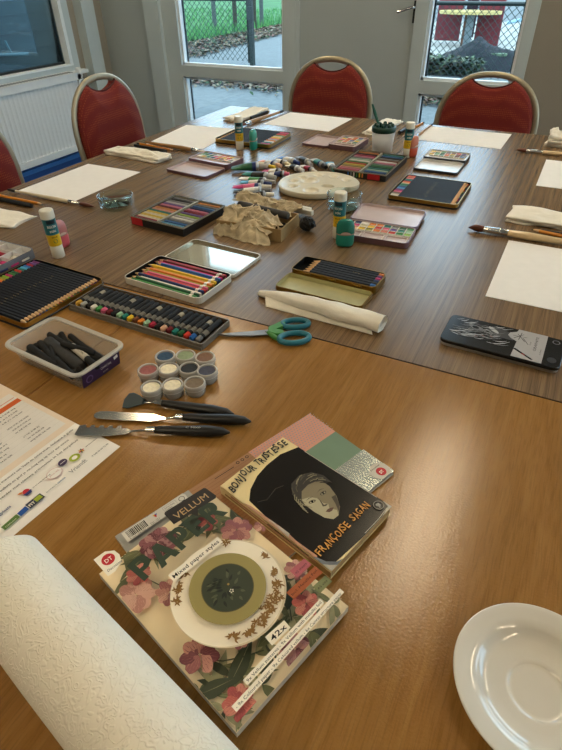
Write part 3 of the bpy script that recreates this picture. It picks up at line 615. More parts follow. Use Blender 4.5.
def grid_pans(x0,y0,dx,dy,rows,pw,pd): return [(x0+i*dx,y0-j*dy,pw,pd,c) for j,rw in enumerate(rows) for i,c in enumerate(rw) if c]
wc_tin('large open rose-coloured watercolour tin behind the right water bowl',-.338,1.162,R(3),.168,.098,'y+',.014,m_rose,m_rin,
  grid_pans(-.0735,.036,.0182,.0165,[['black','navy','white','orange','orange','teal','grey','dark green','green'],['blue','magenta','cream','yellow','scarlet','pink','violet','teal','mint'],['violet','peach','yellow','olive','orange','salmon','scarlet','green','lime']],.0165,.015),lidz=.006,
  mixing=[(-.055,-.028,.048,.03),(-.001,-.028,.048,.03),(.053,-.028,.048,.03)],lidD=.116)
wc_tin('open rose-rimmed watercolour tin at far left beside the pale brush',-1.002,1.512,R(-6),.162,.098,'y-',.016,m_rose,m_rin,
  grid_pans(-.0645,.030,.0180,.0165,[['green','blue','grey','white','salmon','orange','yellow','light grey'],['mint','green','dark green','pink','orange','yellow','scarlet','white'],['white','yellow','teal','navy','scarlet','brown','peach','grey']],.0165,.015),lidD=.105)
wc_tin('open rose-coloured paint tin with lid to its left, in front of middle chair',-.680,1.880,R(-2),.102,.140,'x-',.016,m_rose,m_rin,
  grid_pans(-.03,.048,.0185,.019,[['teal','white','orange','blue'],['yellow','scarlet','orange','mint'],['pink','orange','blue','yellow'],['olive','salmon','light grey','teal']],.0165,.017),mixing=[(0,-.05,.08,.025)])
wc_tin('open white watercolour tin with dark rim behind the right pencil tin',-.330,1.858,R(0),.136,.098,'y-',.013,m_blt,m_wht,
  grid_pans(-.05,.028,.0165,.017,[['yellow','cream','green','grey','brown','scarlet','violet'],['cream','green','dark green','salmon','yellow','brown','navy'],['yellow','mint','teal','orange','olive','dark red','blue']],.0150,.015),lidD=.115)
b_=thing('paint_palette_box','clear plastic paint box of small colour pans at left picture edge','paint box',-1.075,.660,TZ,R(0))
m_clr=mat('clear plastic','c6ced6',.15,trans=.75,ior=1.3,var=0)
b=MB(); b.tray(.185,.150,.020,.014,mat('grey clear plastic','8b909a',.25,trans=.35,var=0),.003,mi=m_wht,floor=.006); b.build('tray',b_)
b=MB()
for k in range(1,4): b.box(-.088+k*.0465,-.086+k*.0465,-.070,.070,.006,.019,m_wht)
for k in range(1,5): b.box(-.089,.089,-.073+k*.029,-.071+k*.029,.006,.018,m_wht)
b.build('divider',b_)
cc=['yellow','olive','sky blue','violet','orange','gold','white','navy','peach','blue','grey','magenta','mint','brown','crimson','white']
for k in range(16):
    i,j=k%4,k//4; b=MB(); b.block(.040,.020,.004,.002,cm(cc[k]),.0008,z0=.0062); b.build('paint_pan',b_,(-.0645+i*.0465,-.044+j*.029,0))

# ---------------------------------------------------------------- glue sticks, sharpeners, bowls, cup
m_teal=mat('teal label','1f6a72',.4,var=.03); m_yel=mat('yellow label','dcb31e',.4,var=.03); m_lg=mat('label green','2f7a4a',.5); m_gw=mat('glue stick white','e4e0d0',.35,var=.02)
def glue(label,x,y,face,group='glue sticks'):
    t=thing('glue_stick',label,'glue stick',x,y,TZ,face,group)   # printed front towards local -Y
    MB().lathe([(.0120,0),(.0135,.001),(.0135,.0285),(.0130,.029)],m_gw,seg=28,cap0=True,cap1=True).build('base',t)
    b=MB(); b.lathe([(.0141,.029),(.0141,.0545)],m_yel,seg=36,cap0=True); b.lathe([(.0141,.0545),(.0141,.0885)],m_teal,seg=36,cap1=True)
    r=.01422
    fn=lambda p:(p[2]*sin(p[0]/r),-p[2]*cos(p[0]/r),p[1])
    b.text('BISON',0,.0700,r,.0078,m_white,bold=.02,fn=fn,align='C',width=.019); b.text('stic',0,.0605,r,.0085,m_white,bold=.02,fn=fn,align='C',width=.014)
    b.text('GLUE',0,.0480,r,.0040,m_ink,fn=fn,align='C',width=.013,bold=.02)
    b.add([fn(p) for p in [(x_,y_,r) for x_,y_ in ell(.0045,.0045,16,0,.0405)]],[tuple(range(16))],m_lg); b.add([fn((x_,y_,r+.0001)) for x_,y_ in ell(.0022,.0022,12,0,.0405)],[tuple(range(12))],m_yel)
    K=12; top=[fn((-.009+.018*i/K,.0865,r)) for i in range(K+1)]; bot=[fn((-.009+.018*i/K,.0785,r)) for i in range(K+1)]
    b.add(top+bot,[(i,i+K+1,i+K+2,i+1) for i in range(K)],mat('label navy block','10222c',.4))
    b.build('label_tube',t)
    MB().lathe([(.0144,.0885),(.0147,.090),(.0147,.1045),(.0135,.1065),(.011,.107)],m_gw,seg=28,cap0=True,cap1=True).build('cap',t)
def facing(x,y): return math.atan2(-y,-x)+PI/2     # local -Y looks towards the near side of the table
glue('glue stick standing at left in front of the pink capsule sharpener',-.942,.758,facing(-.942,.758)+.15)
glue('glue stick standing at far left beside the green capsule sharpener',-1.012,1.684,facing(-1.0,1.68))
glue('glue stick standing at centre behind the teal capsule sharpener',-.416,1.118,facing(-.41,1.1)-.3)
glue('glue stick standing right of the paintbrush cup beside the orange sharpener',-.455,1.826,facing(-.455,1.82)+.1)
def sharpener(label,x,y,rz,c0,c1,sc=1):
    t=thing('capsule_sharpener',label,'sharpener',x,y,TZ,rz,'capsule sharpeners')
    mb_=mat('sharpener body '+c0,c0,.3,var=.02); mc_=mat('sharpener cap '+c1,c1,.15,trans=.25,var=.02); a,bb_=.0205*sc,.0115*sc/.0205
    P=lambda pr:[(r*sc,z*sc) for r,z in pr]
    MB().lathe(P([(.012,0),(.0175,.0015),(.0200,.006),(.0205,.016),(.0205,.029),(.0200,.030)]),mb_,seg=36,sy=.62,cap0=True,cap1=True).build('body',t)
    MB().lathe(P([(.0203,.0303),(.0207,.031),(.0207,.043),(.0199,.050),(.0175,.0563),(.0125,.0605),(.005,.0622),(.0005,.0625)]),mc_,seg=36,sy=.62,cap0=True).build('cap',t)
    MB().lathe(P([(.0209,.0290),(.0211,.0298),(.0211,.0308),(.0209,.0315)]),mat('sharpener seam','d8b8a8',.2,.5),seg=36,sy=.62).build('seam',t)
    b=MB(); n=16; v=[]
    for i in range(n+1):
        u=-1+2*i/n; px=.0115*u; z=.0315+.0055*max(0,1-u*u)**.7; 
        for zz in (.0313,z):
            rr=.0209*sc; v.append((px*sc,-math.sqrt(max(0,rr*rr-(px*sc)**2))*.62-.0003,zz*sc))
    b.add(v,[(2*i,2*i+2,2*i+3,2*i+1) for i in range(n)],mat('sharpener lip','cdb0a2',.3)); b.build('thumb_lip',t)
sharpener('pink capsule-shaped sharpener standing behind the left glue stick',-.972,.800,facing(-.97,.8)+.6,'c8545e','d08a88',1.0)
sharpener('green capsule-shaped sharpener standing in front of far-left pencil tin',-.966,1.700,facing(-.96,1.7)+1.35,'1f8a7a','4fb09c',1.05)
sharpener('teal capsule-shaped sharpener standing in front of the centre glue stick',-.386,1.080,facing(-.386,1.08)+.1,'17806f','2f8573',1.0)
sharpener('orange capsule-shaped sharpener behind the glue stick right of paintbrush cup',-.440,1.838,facing(-.43,1.84)+1.1,'c8553a','d88468',1.05)
m_gl=pane_mat('bowl glass',(.93,.985,.985,1),2.2,1.16); m_wat=pane_mat('water',(.90,.98,.99,1),.7,1.2)
def bowl(label,x,y,r,hh,water):
    t=thing('glass_bowl',label,'bowl',x,y,TZ,0,'water bowls')
    MB().lathe([(.0005,.0),(r*.80,.0),(r*.90,.002),(r*.985,.010),(r,.02),(r*.99,hh-.003),(r*.985,hh-.0005),(r*.965,hh),(r*.945,hh-.001),(r*.935,hh-.004),(r*.925,.016),(r*.86,.0085),(r*.7,.006),(.0005,.006)],m_gl,seg=56).build('bowl',t)
    if water: MB().lathe([(.0005,.0064),(r*.68,.0064),(r*.85,.0092),(r*.915,.017),(r*.92,water),(.0005,water)],m_wat,seg=48).build('water',t)
bowl('round clear glass water bowl on the left walnut table',-1.030,1.056,.047,.034,.022)
bowl('round clear glass water bowl right of oval palette, behind glue stick',-.470,1.290,.046,.044,.020)
# cup
t=thing('brush_cup','translucent white cup with dark green lid holding paintbrushes','cup',-.548,1.848,TZ,0)
m_cup=mat('frosted cup plastic','e2e5e8',.35,trans=.15,ior=1.3,var=0); m_dg=mat('dark green plastic','0f3a2e',.35,var=.05)
MB().lathe([(.0005,0),(.031,0),(.0325,.002),(.0385,.0695),(.0370,.0695),(.0310,.004),(.0005,.003)],m_cup,seg=40).build('cup_body',t)
b=MB(); b.lathe([(.0392,.0665),(.0402,.068),(.0402,.081),(.038,.0825),(.026,.0825),(.024,.079)],m_dg,seg=40,cap0=True,cap1=True); 
for k in range(8):
    a=k*PI/4+.2; b.lathe([(.0062,.081),(.0062,.089),(.003,.0915)],m_dg,Matrix.Translation((.027*cos(a),.027*sin(a),0)),10,False,True)
b.build('lid',t)
t=thing('paintbrush','teal-green handled paintbrush leaning out of the green-lidded cup','paintbrush',-.548,1.848,TZ)
MB().tube([(.012,-.004,.012),(-.014,.004,.07),(-.040,.012,.118),(-.052,.016,.142)],[.002,.0034,.0058,.003],mat('teal handle','1c5a50',.3),seg=10).build('handle',t)
for k,(ax,ay) in enumerate(((.012,.010),(.006,-.014),(-.010,-.006))):
    t=thing('paintbrush','short dark green brush end showing above the cup lid, '+('rearmost','nearest the viewer','beside the long teal handle')[k],'paintbrush',-.548,1.848,TZ,0,'brush ends in the cup')
    MB().tube([(ax*.6,ay*.6,.01),(ax,ay,.05),(ax*1.1,ay*1.1,.093)],[.002,.003,.0042],m_dg,seg=8).build('handle',t)
# ---------------------------------------------------------------- oval palette
def palette():
    o_=[(-.701,1.37),(-.708,1.41),(-.700,1.448),(-.676,1.482),(-.648,1.503),(-.617,1.518),(-.585,1.523),(-.553,1.517),(-.524,1.504),(-.502,1.482),(-.489,1.462),(-.487,1.443),(-.490,1.428),(-.499,1.417),(-.508,1.413),(-.514,1.407),(-.515,1.390),(-.520,1.367),(-.537,1.342),(-.561,1.323),(-.592,1.313),(-.624,1.312),(-.650,1.317),(-.672,1.329),(-.690,1.348)]
    c0=(-.600,1.415); n=len(o_); N=120; hx,hy=-.561-c0[0],1.400-c0[1]
    def out(t):
        t=(t%1)*n; i=int(t); f=t-i; P=[o_[(i+k)%n] for k in (-1,0,1,2)]
        q=lambda a:.5*((2*P[1][a])+(-P[0][a]+P[2][a])*f+(2*P[0][a]-5*P[1][a]+4*P[2][a]-P[3][a])*f*f+(-P[0][a]+3*P[1][a]-3*P[2][a]+P[3][a])*f**3)
        return q(0)-c0[0],q(1)-c0[1]
    wells=[(-.668,1.404,.013),(-.659,1.445,.013),(-.623,1.480,.014),(-.577,1.486,.014),(-.533,1.472,.013),(-.650,1.362,.013),(-.628,1.425,.026),(-.590,1.350,.022)]
    wells=[(a-c0[0],b-c0[1],r) for a,b,r in wells]
    def zt(x,y,e):
        z=.0165
        for a,b,r in wells:
            d=math.hypot(x-a,y-b)/r
            if d<1: z-=.0085*(1-d*d)**.55
        return z
    rings_=[]; ang=[]
    K=26
    def hole(x,y):
        a=math.atan2(y-hy,x-hx); return hx+.019*cos(a),hy+.0125*sin(a)
    rg=[]
    rg.append([(*out(i/N),.002) for i in range(N)]); 
    sc_=lambda k:[(out(i/N)[0]*k,out(i/N)[1]*k) for i in range(N)]
    rg[0]=[(x*.93,y*.93,0) for x,y in sc_(1)]; rg.append([(x*.99,y*.99,.004) for x,y in sc_(1)]); rg.append([(x,y,.0155) for x,y in sc_(1)]); rg.append([(x*.992,y*.992,.0175) for x,y in sc_(1)]); rg.append([(x*.975,y*.975,.0175) for x,y in sc_(1)]); rg.append([(x*.965,y*.965,.0165) for x,y in sc_(1)])
    for k in range(1,K+1):
        u=k/K; row=[]
        for x,y in sc_(.965):
            a,b=hole(x,y); X=x+(a-x)*u; Y=y+(b-y)*u; row.append((X,Y,zt(X,Y,u)))
        rg.append(row)
    rg.append([(x,y,.0) for x,y,z in rg[-1]])
    MBp=MB(); MBp.rings(rg,mat('cream palette plastic','dcd5bf',.22,coat=.3,var=.02),None,False,False,True)
    tag(MBp.build('oval_palette',None,(c0[0],c0[1],TZ)),'cream oval painting palette with thumb hole and round wells','palette')
palette()
# ---------------------------------------------------------------- paint tubes
def ptube(label,a,b_,r,body,band,capc,seedz=0):
    (x0,y0),(x1,y1)=a,b_; r*=1.2; L=math.hypot(x1-x0,y1-y0); rz=math.atan2(y1-y0,x1-x0)
    t=thing('paint_tube',label,'paint tube',x0,y0,TZ+seedz,rz,'paint tubes heaped by the palette')
    b=MB(); n=16
    prof=[(0,.15,1.35),(.006,.16,1.35),(.33,.6,1.2),(.68,.9,1.06),(.80,1,1),(.86,1,1),(.90,.55,.55)]
    Lb=L*.84
    def rg(u,fz,fy): return [(u*Lb if u>.01 else u,r*fy*cos(2*PI*k/n),r+r*fz*sin(2*PI*k/n)-(1-fz)*r*.25) for k in range(n)]
    m1=cm(body,.5) if body in NC else m_white
    b.rings([rg(*p) for p in prof[:3]],m1,None,True,False,True); b.rings([rg(*p) for p in prof[2:4]],cm(band),None,False,False,True); b.rings([rg(*p) for p in prof[3:5]],(mat('tube foil white','cfd2d2',.3,.35) if int(abs(x0)*1e3)%3==0 else cm(('black','navy')[int(abs(y1)*1e3)%2])),None,False,False,True); b.rings([rg(*p) for p in prof[4:]],mat('tube foil','a9acae',.3,.8),None,False,True,True)
    b.build('tube_body',t)
    b=MB(); b.tube([(Lb*.90,0,r),(Lb*.91,0,r),(L,0,r)],[r*.5,r*.62,r*.55],cm(capc) if capc in NC else m_white,seg=12); b.build('cap',t)
PT=[('large dark green paint tube at the left of the heap',(-.905,1.448),(-.806,1.503),.0120,'dark green','dark green','light grey',0),
('yellow-banded paint tube just behind the dark green tube',(-.880,1.532),(-.785,1.512),.0085,'yellow','cream','yellow',0),
('orange paint tube behind the yellow-banded one',(-.862,1.562),(-.775,1.535),.0085,'orange','white','peach',0),
('grey and white paint tube near the back of the heap',(-.835,1.590),(-.755,1.556),.0085,'grey','white','cream',0),
('blue-striped paint tube at the back of the heap',(-.822,1.625),(-.735,1.580),.0090,'blue','white','navy',0),
('dark grey shiny paint tube behind the palette',(-.770,1.655),(-.692,1.580),.0090,'grey','black','light grey',0),
('silver and black paint tube at the far right of the heap',(-.715,1.650),(-.640,1.575),.0090,'light grey','teal','black',0),
('turquoise paint tube at the far right touching the palette side',(-.655,1.640),(-.600,1.548),.0085,'sky blue','white','teal',0),
('white paint tube with black band lying behind the palette',(-.762,1.556),(-.690,1.516),.0080,'white','black','white',.001),
('white tube with red band, rightmost behind the palette edge',(-.722,1.578),(-.652,1.528),.0070,'white','crimson','white',.0),
('pink paint tube in the middle of the heap',(-.806,1.475),(-.730,1.478),.0085,'pink','white','salmon',.0),
('white and navy paint tube in the middle touching the palette',(-.772,1.448),(-.712,1.462),.0080,'white','navy','pink',.003),
('dark teal paint tube in the middle row of the heap',(-.845,1.425),(-.735,1.418),.0100,'teal','black','light grey',0),
('green and white paint tube below the dark teal one',(-.838,1.385),(-.722,1.390),.0075,'white','green','light grey',0),
('light blue and white paint tube next to the magenta one',(-.815,1.352),(-.722,1.366),.0080,'sky blue','white','navy',.001),
('magenta paint tube at the front left of the heap',(-.815,1.305),(-.712,1.345),.0085,'magenta','pink','white',0),
('black and white paint tube at the front of the heap',(-.795,1.275),(-.700,1.318),.0085,'black','white','grey',0),
('cream and black paint tube nearest the brown wrapping',(-.760,1.250),(-.675,1.292),.0085,'cream','black','white',0)]
for a in PT: ptube(*a)
# ---------------------------------------------------------------- cardboard box with tissue wrapping
m_card=mat('cardboard','9c8258',.85,bump=.2,bs=200,var=.06); m_ct=mat('brown tissue','c2b394',.65,var=.30,vs_=35,bump=.5,bs=110)
bx=thing('cardboard_box','small open cardboard box with charcoal and brown wrapping beside the palette','box',-.612,1.085,TZ,R(3))
b=MB(); W_,D_,H_,th=.168,.110,.030,.003
b.box(-W_/2,W_/2,-D_/2,D_/2,0,th,m_card)
for a in ((-W_/2,W_/2,-D_/2,-D_/2+th),(-W_/2,W_/2,D_/2-th,D_/2),(-W_/2,-W_/2+th,-D_/2+th,D_/2-th),(W_/2-th,W_/2,-D_/2+th,D_/2-th)): b.box(a[0],a[1],a[2],a[3],th,H_,m_card)
b.build('box',bx)
m_char=mat('charcoal','0f0f0f',.8,var=.2,vs_=300,bump=.3,bs=300); m_char2=mat('grey charcoal','3b3a3a',.6,var=.15)
for k,(x,y,r,L,rz,l_) in enumerate(((-.69,1.128,.0090,.150,-8,'thick grey charcoal stick, foremost in the cardboard box'),(-.685,1.108,.0065,.14,-5,'black charcoal stick in the cardboard box half under the tissue'),(-.69,1.090,.0065,.13,-3,'black charcoal stick deep in the cardboard box beside the front tissue'))):
    o=MB().tube([(0,0,r),(.004,0,r),(L-.002,0,r),(L,0,r)],[r*.8,r,r,r*.8],m_char2 if k==0 else m_char,seg=14).build('charcoal_stick',None,(x,y,TZ+(.026 if k==0 else .008)),R(rz)); tag(o,l_,'charcoal','charcoal sticks in the cardboard box')
def crumple(label,cx,cy,wx,wy,base,seed,amp,mt,rz=0,nx=44,ny=30):
    rg_=random.Random(seed); fac=[(rg_.random(),rg_.random(),rg_.uniform(-1,1),rg_.uniform(-1,1),rg_.uniform(-.6,.9)) for _ in range(46)]
    V=[]
    for j in range(ny):
        for i in range(nx):
            u,v=i/(nx-1),j/(ny-1)
            jx=.030*noise.noise((v*4,seed,0 if u<.5 else 3)); jy=.022*noise.noise((u*5,seed,9 if v<.5 else 5))
            x=(u-.5)*wx+jx*abs(2*u-1)**2; y=(v-.5)*wy+jy*abs(2*v-1)**2
            # planar facets meeting in sharp creases
            best=sorted(((u-a)**2*(wx/wy)+(v-b)**2,k) for k,(a,b,_,_,_) in enumerate(fac))[:2]
            k=best[0][1]; a,b,gx,gy,h0=fac[k]; d0,d1=math.sqrt(best[0][0]),math.sqrt(best[1][0])
            fz=h0*.5+gx*(u-a)*5+gy*(v-b)*4; ridge=max(0,1-(d1-d0)*14)
            z=base(u,v)+amp*(.55*fz+.65*ridge+.7*noise.noise((u*3+seed,v*3,0)))
            V.append((x+amp*.35*gx,y+amp*.35*gy,max(.0006,z)))
    F=[(j*nx+i,j*nx+i+1,(j+1)*nx+i+1,(j+1)*nx+i) for j in range(ny-1) for i in range(nx-1)]
    mb=MB(); mb.add(V,F,mt,smooth=True); o=mb.build('crumpled_tissue',None,(cx,cy,TZ),rz)
    sm=o.modifiers.new('paper','SOLIDIFY'); sm.thickness=.0004; sm.offset=1
    return tag(o,label,'wrapping paper','brown tissue wrapping')
crumple('crumpled brown tissue hanging over the front of the cardboard box',-.618,1.045,.145,.085,lambda u,v:.042*min(1,v*2.2)**.8*(1-.45*max(0,u-.72)/.28)-.010*(1-v),11,.013,m_ct,R(-6))
crumple('crumpled brown tissue behind the thick grey stick in the cardboard box',-.630,1.172,.175,.060,lambda u,v:.030+.012*sin(PI*v)-.010*u,23,.012,m_ct,R(-4))
for k,(x,y,l_) in enumerate(((-.575,1.212,'white chalk stub sticking out of brown tissue, left one'),(-.562,1.195,'white chalk stub sticking out of brown tissue, right one'))):
    o=MB().block(.058,.012,.012,.002,mat('white chalk','dcd8cc',.9),.001).build('chalk_stub',None,(x+.018,y,TZ+.010+.001*k),R(-6)); tag(o,l_,'chalk','white chalk stubs by the box')
v=[];f=[];nu,nv=20,12
for j in range(nv+1):
    for i in range(nu):
        a=2*PI*i/nu; q=PI*j/nv; d=(sin(q)*cos(a),sin(q)*sin(a),cos(q)); k=1+.28*noise.noise((d[0]*2.4,d[1]*2.4,d[2]*2.4+3))+.12*noise.noise((d[0]*6,d[1]*6,d[2]*6)); v.append((d[0]*.019*k,d[1]*.018*k,.0165+d[2]*.0165*k))
for j in range(nv):
    for i in range(nu): f.append((j*nu+i,j*nu+(i+1)%nu,(j+1)*nu+(i+1)%nu,(j+1)*nu+i))
o=MB().add(v,f,m_char).build('kneaded_eraser',None,(-.498,1.122,TZ+.001)); tag(o,'knobbly black lump lying right of the small cardboard box','eraser')
# ---------------------------------------------------------------- long rolled tissue, scissors, graphite tin
t=thing('rolled_tissue','long white tissue rolled to a point in front of the small gold tin','tissue',-.440,.788,TZ,R(-5))
b=MB(); N=30; rg=[]
for i in range(N):
    u=i/(N-1); x=-.012+u*.255; wy=.007+.0135*min(1,u*1.6)**.8+.004*noise.noise((u*5,1,1)); hz=.005+.0085*min(1,u*2.2)**.7; n=28; row=[]
    for k in range(n):
        a=2*PI*k/n; kk=1+.16*noise.noise((u*6,cos(a)*1.4+u*3,sin(a)*1.4))+.05*noise.noise((u*20,cos(a)*3,sin(a)*3))
        row.append((x,.004+.003*u+wy*cos(a)*kk,hz*(1+sin(a)*kk*.97)+.0006))
    rg.append(row)
b.rings(rg,m_tissue,None,True,False,True)
last=rg[-1]; cx=sum(p[0] for p in last)/28; cyy=sum(p[1] for p in last)/28; cz=sum(p[2] for p in last)/28
sc2=lambda k,dx:[(p[0]+dx,cyy+(p[1]-cyy)*k,cz+(p[2]-cz)*k) for p in last]
b.rings([last,sc2(.93,.0005),sc2(.86,-.012),sc2(.6,-.014),sc2(.52,-.002),sc2(.42,-.016),sc2(.1,-.016)],m_tissue,None,False,True,True)
b.build('roll',t)
nx,ny=40,10; V=[]
for j in range(ny):
    for i in range(nx):
        u,v=i/(nx-1),j/(ny-1); V.append((.022+u*.212-.02*v+.004*noise.noise((u*4,v,5)),-.026+.013*u+v*.030,.0008+.010*v+.0025*abs(noise.noise((u*9,v*5,2)))))
b=MB(); b.add(V,[(j*nx+i,j*nx+i+1,(j+1)*nx+i+1,(j+1)*nx+i) for j in range(ny-1) for i in range(nx-1)],m_tissue,smooth=True)
b.add([(p[0],p[1],0.0002) for p in V],[(j*nx+i,(j+1)*nx+i,(j+1)*nx+i+1,j*nx+i+1) for j in range(ny-1) for i in range(nx-1)],m_tissue,smooth=True); b.build('under_fold',t)
# scissors
t=thing('scissors','open-ringed scissors with teal and green handles and steel blades','scissors',-.454,.632,TZ,0)
def loc2(p): return (p[0]+.450,p[1]-.632)
m_blade=mat('scissor steel','85898c',.42,1,var=.03); m_sct=mat('teal rubber','1f6f80',.4,var=.03); m_scg=mat('green plastic','3f8a3a',.4,var=.03)
pb=[(-.450,.632),(-.425,.639),(-.390,.654),(-.362,.672),(-.352,.683),(-.360,.690),(-.372,.684),(-.398,.665),(-.430,.644)]
b=MB(); b.prism([loc2(p) for p in pb],.004,.0058,m_blade); b.build('blade',t)
pb=[(-.449,.633),(-.425,.647),(-.395,.668),(-.371,.687),(-.361,.683),(-.366,.676),(-.392,.658),(-.425,.640)]
b=MB(); b.prism([loc2(p) for p in pb],.0022,.0038,m_blade); b.build('blade',t)
b=MB(); b.lathe([(.0036,.0058),(.0034,.0072),(.001,.0074)],m_steel,Matrix.Translation((*loc2((-.370,.678)),0)),14,False,True); b.build('pivot_screw',t)
def ringh(cx,cy,a,b_,rot,r):
    P=[(*[q for q in p],.0065) for p in [loc2(p) for p in ell(a,b_,30,cx,cy,rot)]]
    n=10; rs=[]
    for i in range(30):
        p=Vector(P[i]); tg_=(Vector(P[(i+1)%30])-Vector(P[i-1])).normalized(); s_=Vector((tg_.y,-tg_.x,0)); rs.append([tuple(p+s_*cos(2*PI*k/n)*r+Vector((0,0,1))*sin(2*PI*k/n)*r) for k in range(n)])
    rs.append(rs[0]); return rs
for nm,cx,cy,a_,b_,rot in (('handle',-.336,.721,.0235,.0125,.55),('handle',-.318,.679,.0255,.0150,.62)):
    b=MB(); b.rings(ringh(cx,cy,a_,b_,rot,.0050),m_sct,None,False,False,True); h_=b.build(nm,t)
b=MB(); b.prism([loc2(p) for p in [(-.372,.687),(-.364,.672),(-.350,.672),(-.336,.680),(-.343,.688),(-.356,.686),(-.350,.700),(-.352,.714),(-.361,.712),(-.366,.700)]],.002,.0105,m_scg,b=.002); b.build('handle_arm',t)
b=MB(); b.tube([(*loc2((-.366,.677)),.006),(*loc2((-.352,.668)),.006),(*loc2((-.338,.664)),.006)],[.0045,.005,.004],m_scg,seg=10,flat=.8); b.build('handle_arm',t)
# graphite tin
t=thing('flat_tin','flat closed tin with black and white drawn lid and grey label','tin',-.005,.816,TZ,R(-2))
b=MB(); b.block(.184,.086,.0055,.010,mat('bare tin','a9a6a2',.3,.9),.001); b.build('base',t)
m_lid=mat('black printed lid','131417',.22,var=.1); b=MB(); b.block(.187,.089,.0068,.011,m_lid,.0012,z0=.0055); z=.0125
g_=[mat('print grey 1','66686c',.3),mat('print grey 2','b4b6ba',.3),mat('print grey 3','34363a',.3),mat('print brown','8a5a48',.3)]
rr=random.Random(3)
for k in range(110):
    x0=-.086+rr.random()*.095; y0=.036-rr.random()*.060; L=.012+rr.random()*.03; a=-.35+rr.uniform(-.25,.3)-(x0+.04)*4; w_=.0004+rr.random()*.0011
    pts=[(x0+L*q*cos(a+q*.6),y0+L*q*sin(a+q*.6)) for q in (0,.25,.5,.75,1)]
    up=[(p[0],p[1]+w_*sin(PI*(.1+.8*q/4))) for q,p in enumerate(pts)]; dn=[(p[0],p[1]-w_*sin(PI*(.1+.8*q/4))) for q,p in enumerate(pts)]
    pl=[p for p in up+dn[::-1]]
    if max(p[0] for p in pl)<.014 and min(p[1] for p in pl)>-.042 and max(p[1] for p in pl)<.042: b.flat(pl,z-.00005+k*.0000035,g_[k%3])
b.flat(ell(.014,.006,20,-.045,.017,-.3),z+.0002,g_[0]); b.flat(ell(.006,.004,16,-.047,.017,-.3),z+.0003,m_lid); b.flat(ell(.026,.012,20,-.004,.018,-.4),z+.0002,g_[2]); b.flat(ell(.012,.004,14,-.018,.022,-.7),z+.0003,g_[1])
for q in ((-.030,-.004),(-.018,.0),(-.040,-.010)): b.flat(ell(.004,.0007,8,q[0],q[1],-.5),z+.0003,g_[3])
m_lab=mat('grey printed label','a5a4a6',.35); b.flat([(.020,-.043),(.066,-.043),(.066,.043),(.020,.043),(.018,.034),(.008,.027),(.006,.018),(.012,.010),(.022,.004)],z+.0004,m_lab)
for p in ([(.016,.012),(.030,.030)],[(.020,.028),(.034,.008)],[(.026,.034),(.024,.010)],[(.014,.020),(.036,.022)],[(.030,.018),(.040,.002)]):
    (xa,ya),(xb,yb)=p; dx,dy=xb-xa,yb-ya; L=math.hypot(dx,dy); nx_,ny_=-dy/L*.0005,dx/L*.0005; b.flat([(xa-nx_,ya-ny_),(xb-nx_,yb-ny_),(xb+nx_,yb+ny_),(xa+nx_,ya+ny_)],z+.0006,m_ink)
b.text('GRAPHITE',.0535,-.012,z+.0006,.0062,m_ink,rot=PI/2,width=.044); b.text('12 pcs',.044,.002,z+.0006,.004,m_ink,rot=PI/2); b.text('set of pencils',.0615,-.020,z+.0006,.0032,m_ink,rot=PI/2)
b.flat([(.020,-.020),(.050,-.040),(.053,-.038),(.023,-.017)],z+.0006,m_lid); b.flat([(.034,-.0285),(.040,-.0325),(.041,-.0315),(.035,-.0275)],z+.0007,mat('red label','b8202a'))
b.flat(ell(.006,.006,18,.080,.030),z+.0003,g_[0]); b.flat(ell(.0045,.0045,18,.080,.030),z+.0004,m_lid); b.flat(ell(.007,.008,18,.079,-.026),z+.0003,g_[2])
b.build('lid',t)

# ---------------------------------------------------------------- pigment jars
m_jar=mat('jar plastic','d8d4ca',.15,alpha=.38,var=0)
def jar(label,x,y,cn,lidc,rz=0):
    t=thing('pigment_jar',label,'jar',x,y,TZ,rz,'small round pigment jars'); r=.0152
    MB().lathe([(.0005,0),(r-.001,0),(r,.001),(r,.0115),(r-.0008,.0125),(r-.0008,.012),(r-.0014,.0115),(r-.0014,.002),(.0005,.0018)],m_jar,seg=36).build('jar_body',t)
    MB().lathe([(.0005,.002),(r-.0018,.002),(r-.0018,.0095),(r*.6,.0102),(.0005,.0108)],mat('pigment '+cn,PG[cn],.75,var=.15,vs_=400),seg=28).build('pigment',t)
    mj=mat('jar lid plastic','e0dcd2',.12,alpha=.5,var=0) if 'jar lid plastic' not in MC else MC['jar lid plastic']
    b=MB(); b.lathe([(r+.0008,.0118),(r+.0012,.0125),(r+.0012,.0185),(r+.0002,.0195),(r-.0012,.0195),(r-.0018,.0180)],mj,seg=36); 
    b.lathe([(r+.0013,.0120),(r+.0016,.0123),(r+.0013,.0128)],mat('jar rim sheen','b9b7b0',.2),seg=36); b.lathe([(r+.0000,.0193),(r-.0008,.0198),(r-.0014,.0193)],mat('jar rim sheen','b9b7b0',.2),seg=36); b.build('lid',t)
    V=[(0,0,.0176)]; n=28
    for q in (1,2,3):
        for i in range(n): a=2*PI*i/n; rr=(r-.0026)*q/3; V.append((rr*cos(a),rr*sin(a),.0176+.0008*noise.noise((rr*300,a*1.2,x*90))))
    F=[(0,1+i,1+(i+1)%n) for i in range(n)]+[(1+q*n+i,1+(q+1)*n+i,1+(q+1)*n+(i+1)%n,1+q*n+(i+1)%n) for q in (0,1) for i in range(n)]
    MB().add(V,F,mat('powder '+lidc,PG[lidc],.7,var=.12,vs_=260),smooth=True).build('powder_surface',t)
PG={'white':'efe6cc','red':'8a2f33','rose':'9a5a58','blue':'2c4a66','sage':'8a9a78','umber':'7a5a48','black':'22282e','slate':'45485a','tan':'7a6a58','teal dark':'1f3a3c'}
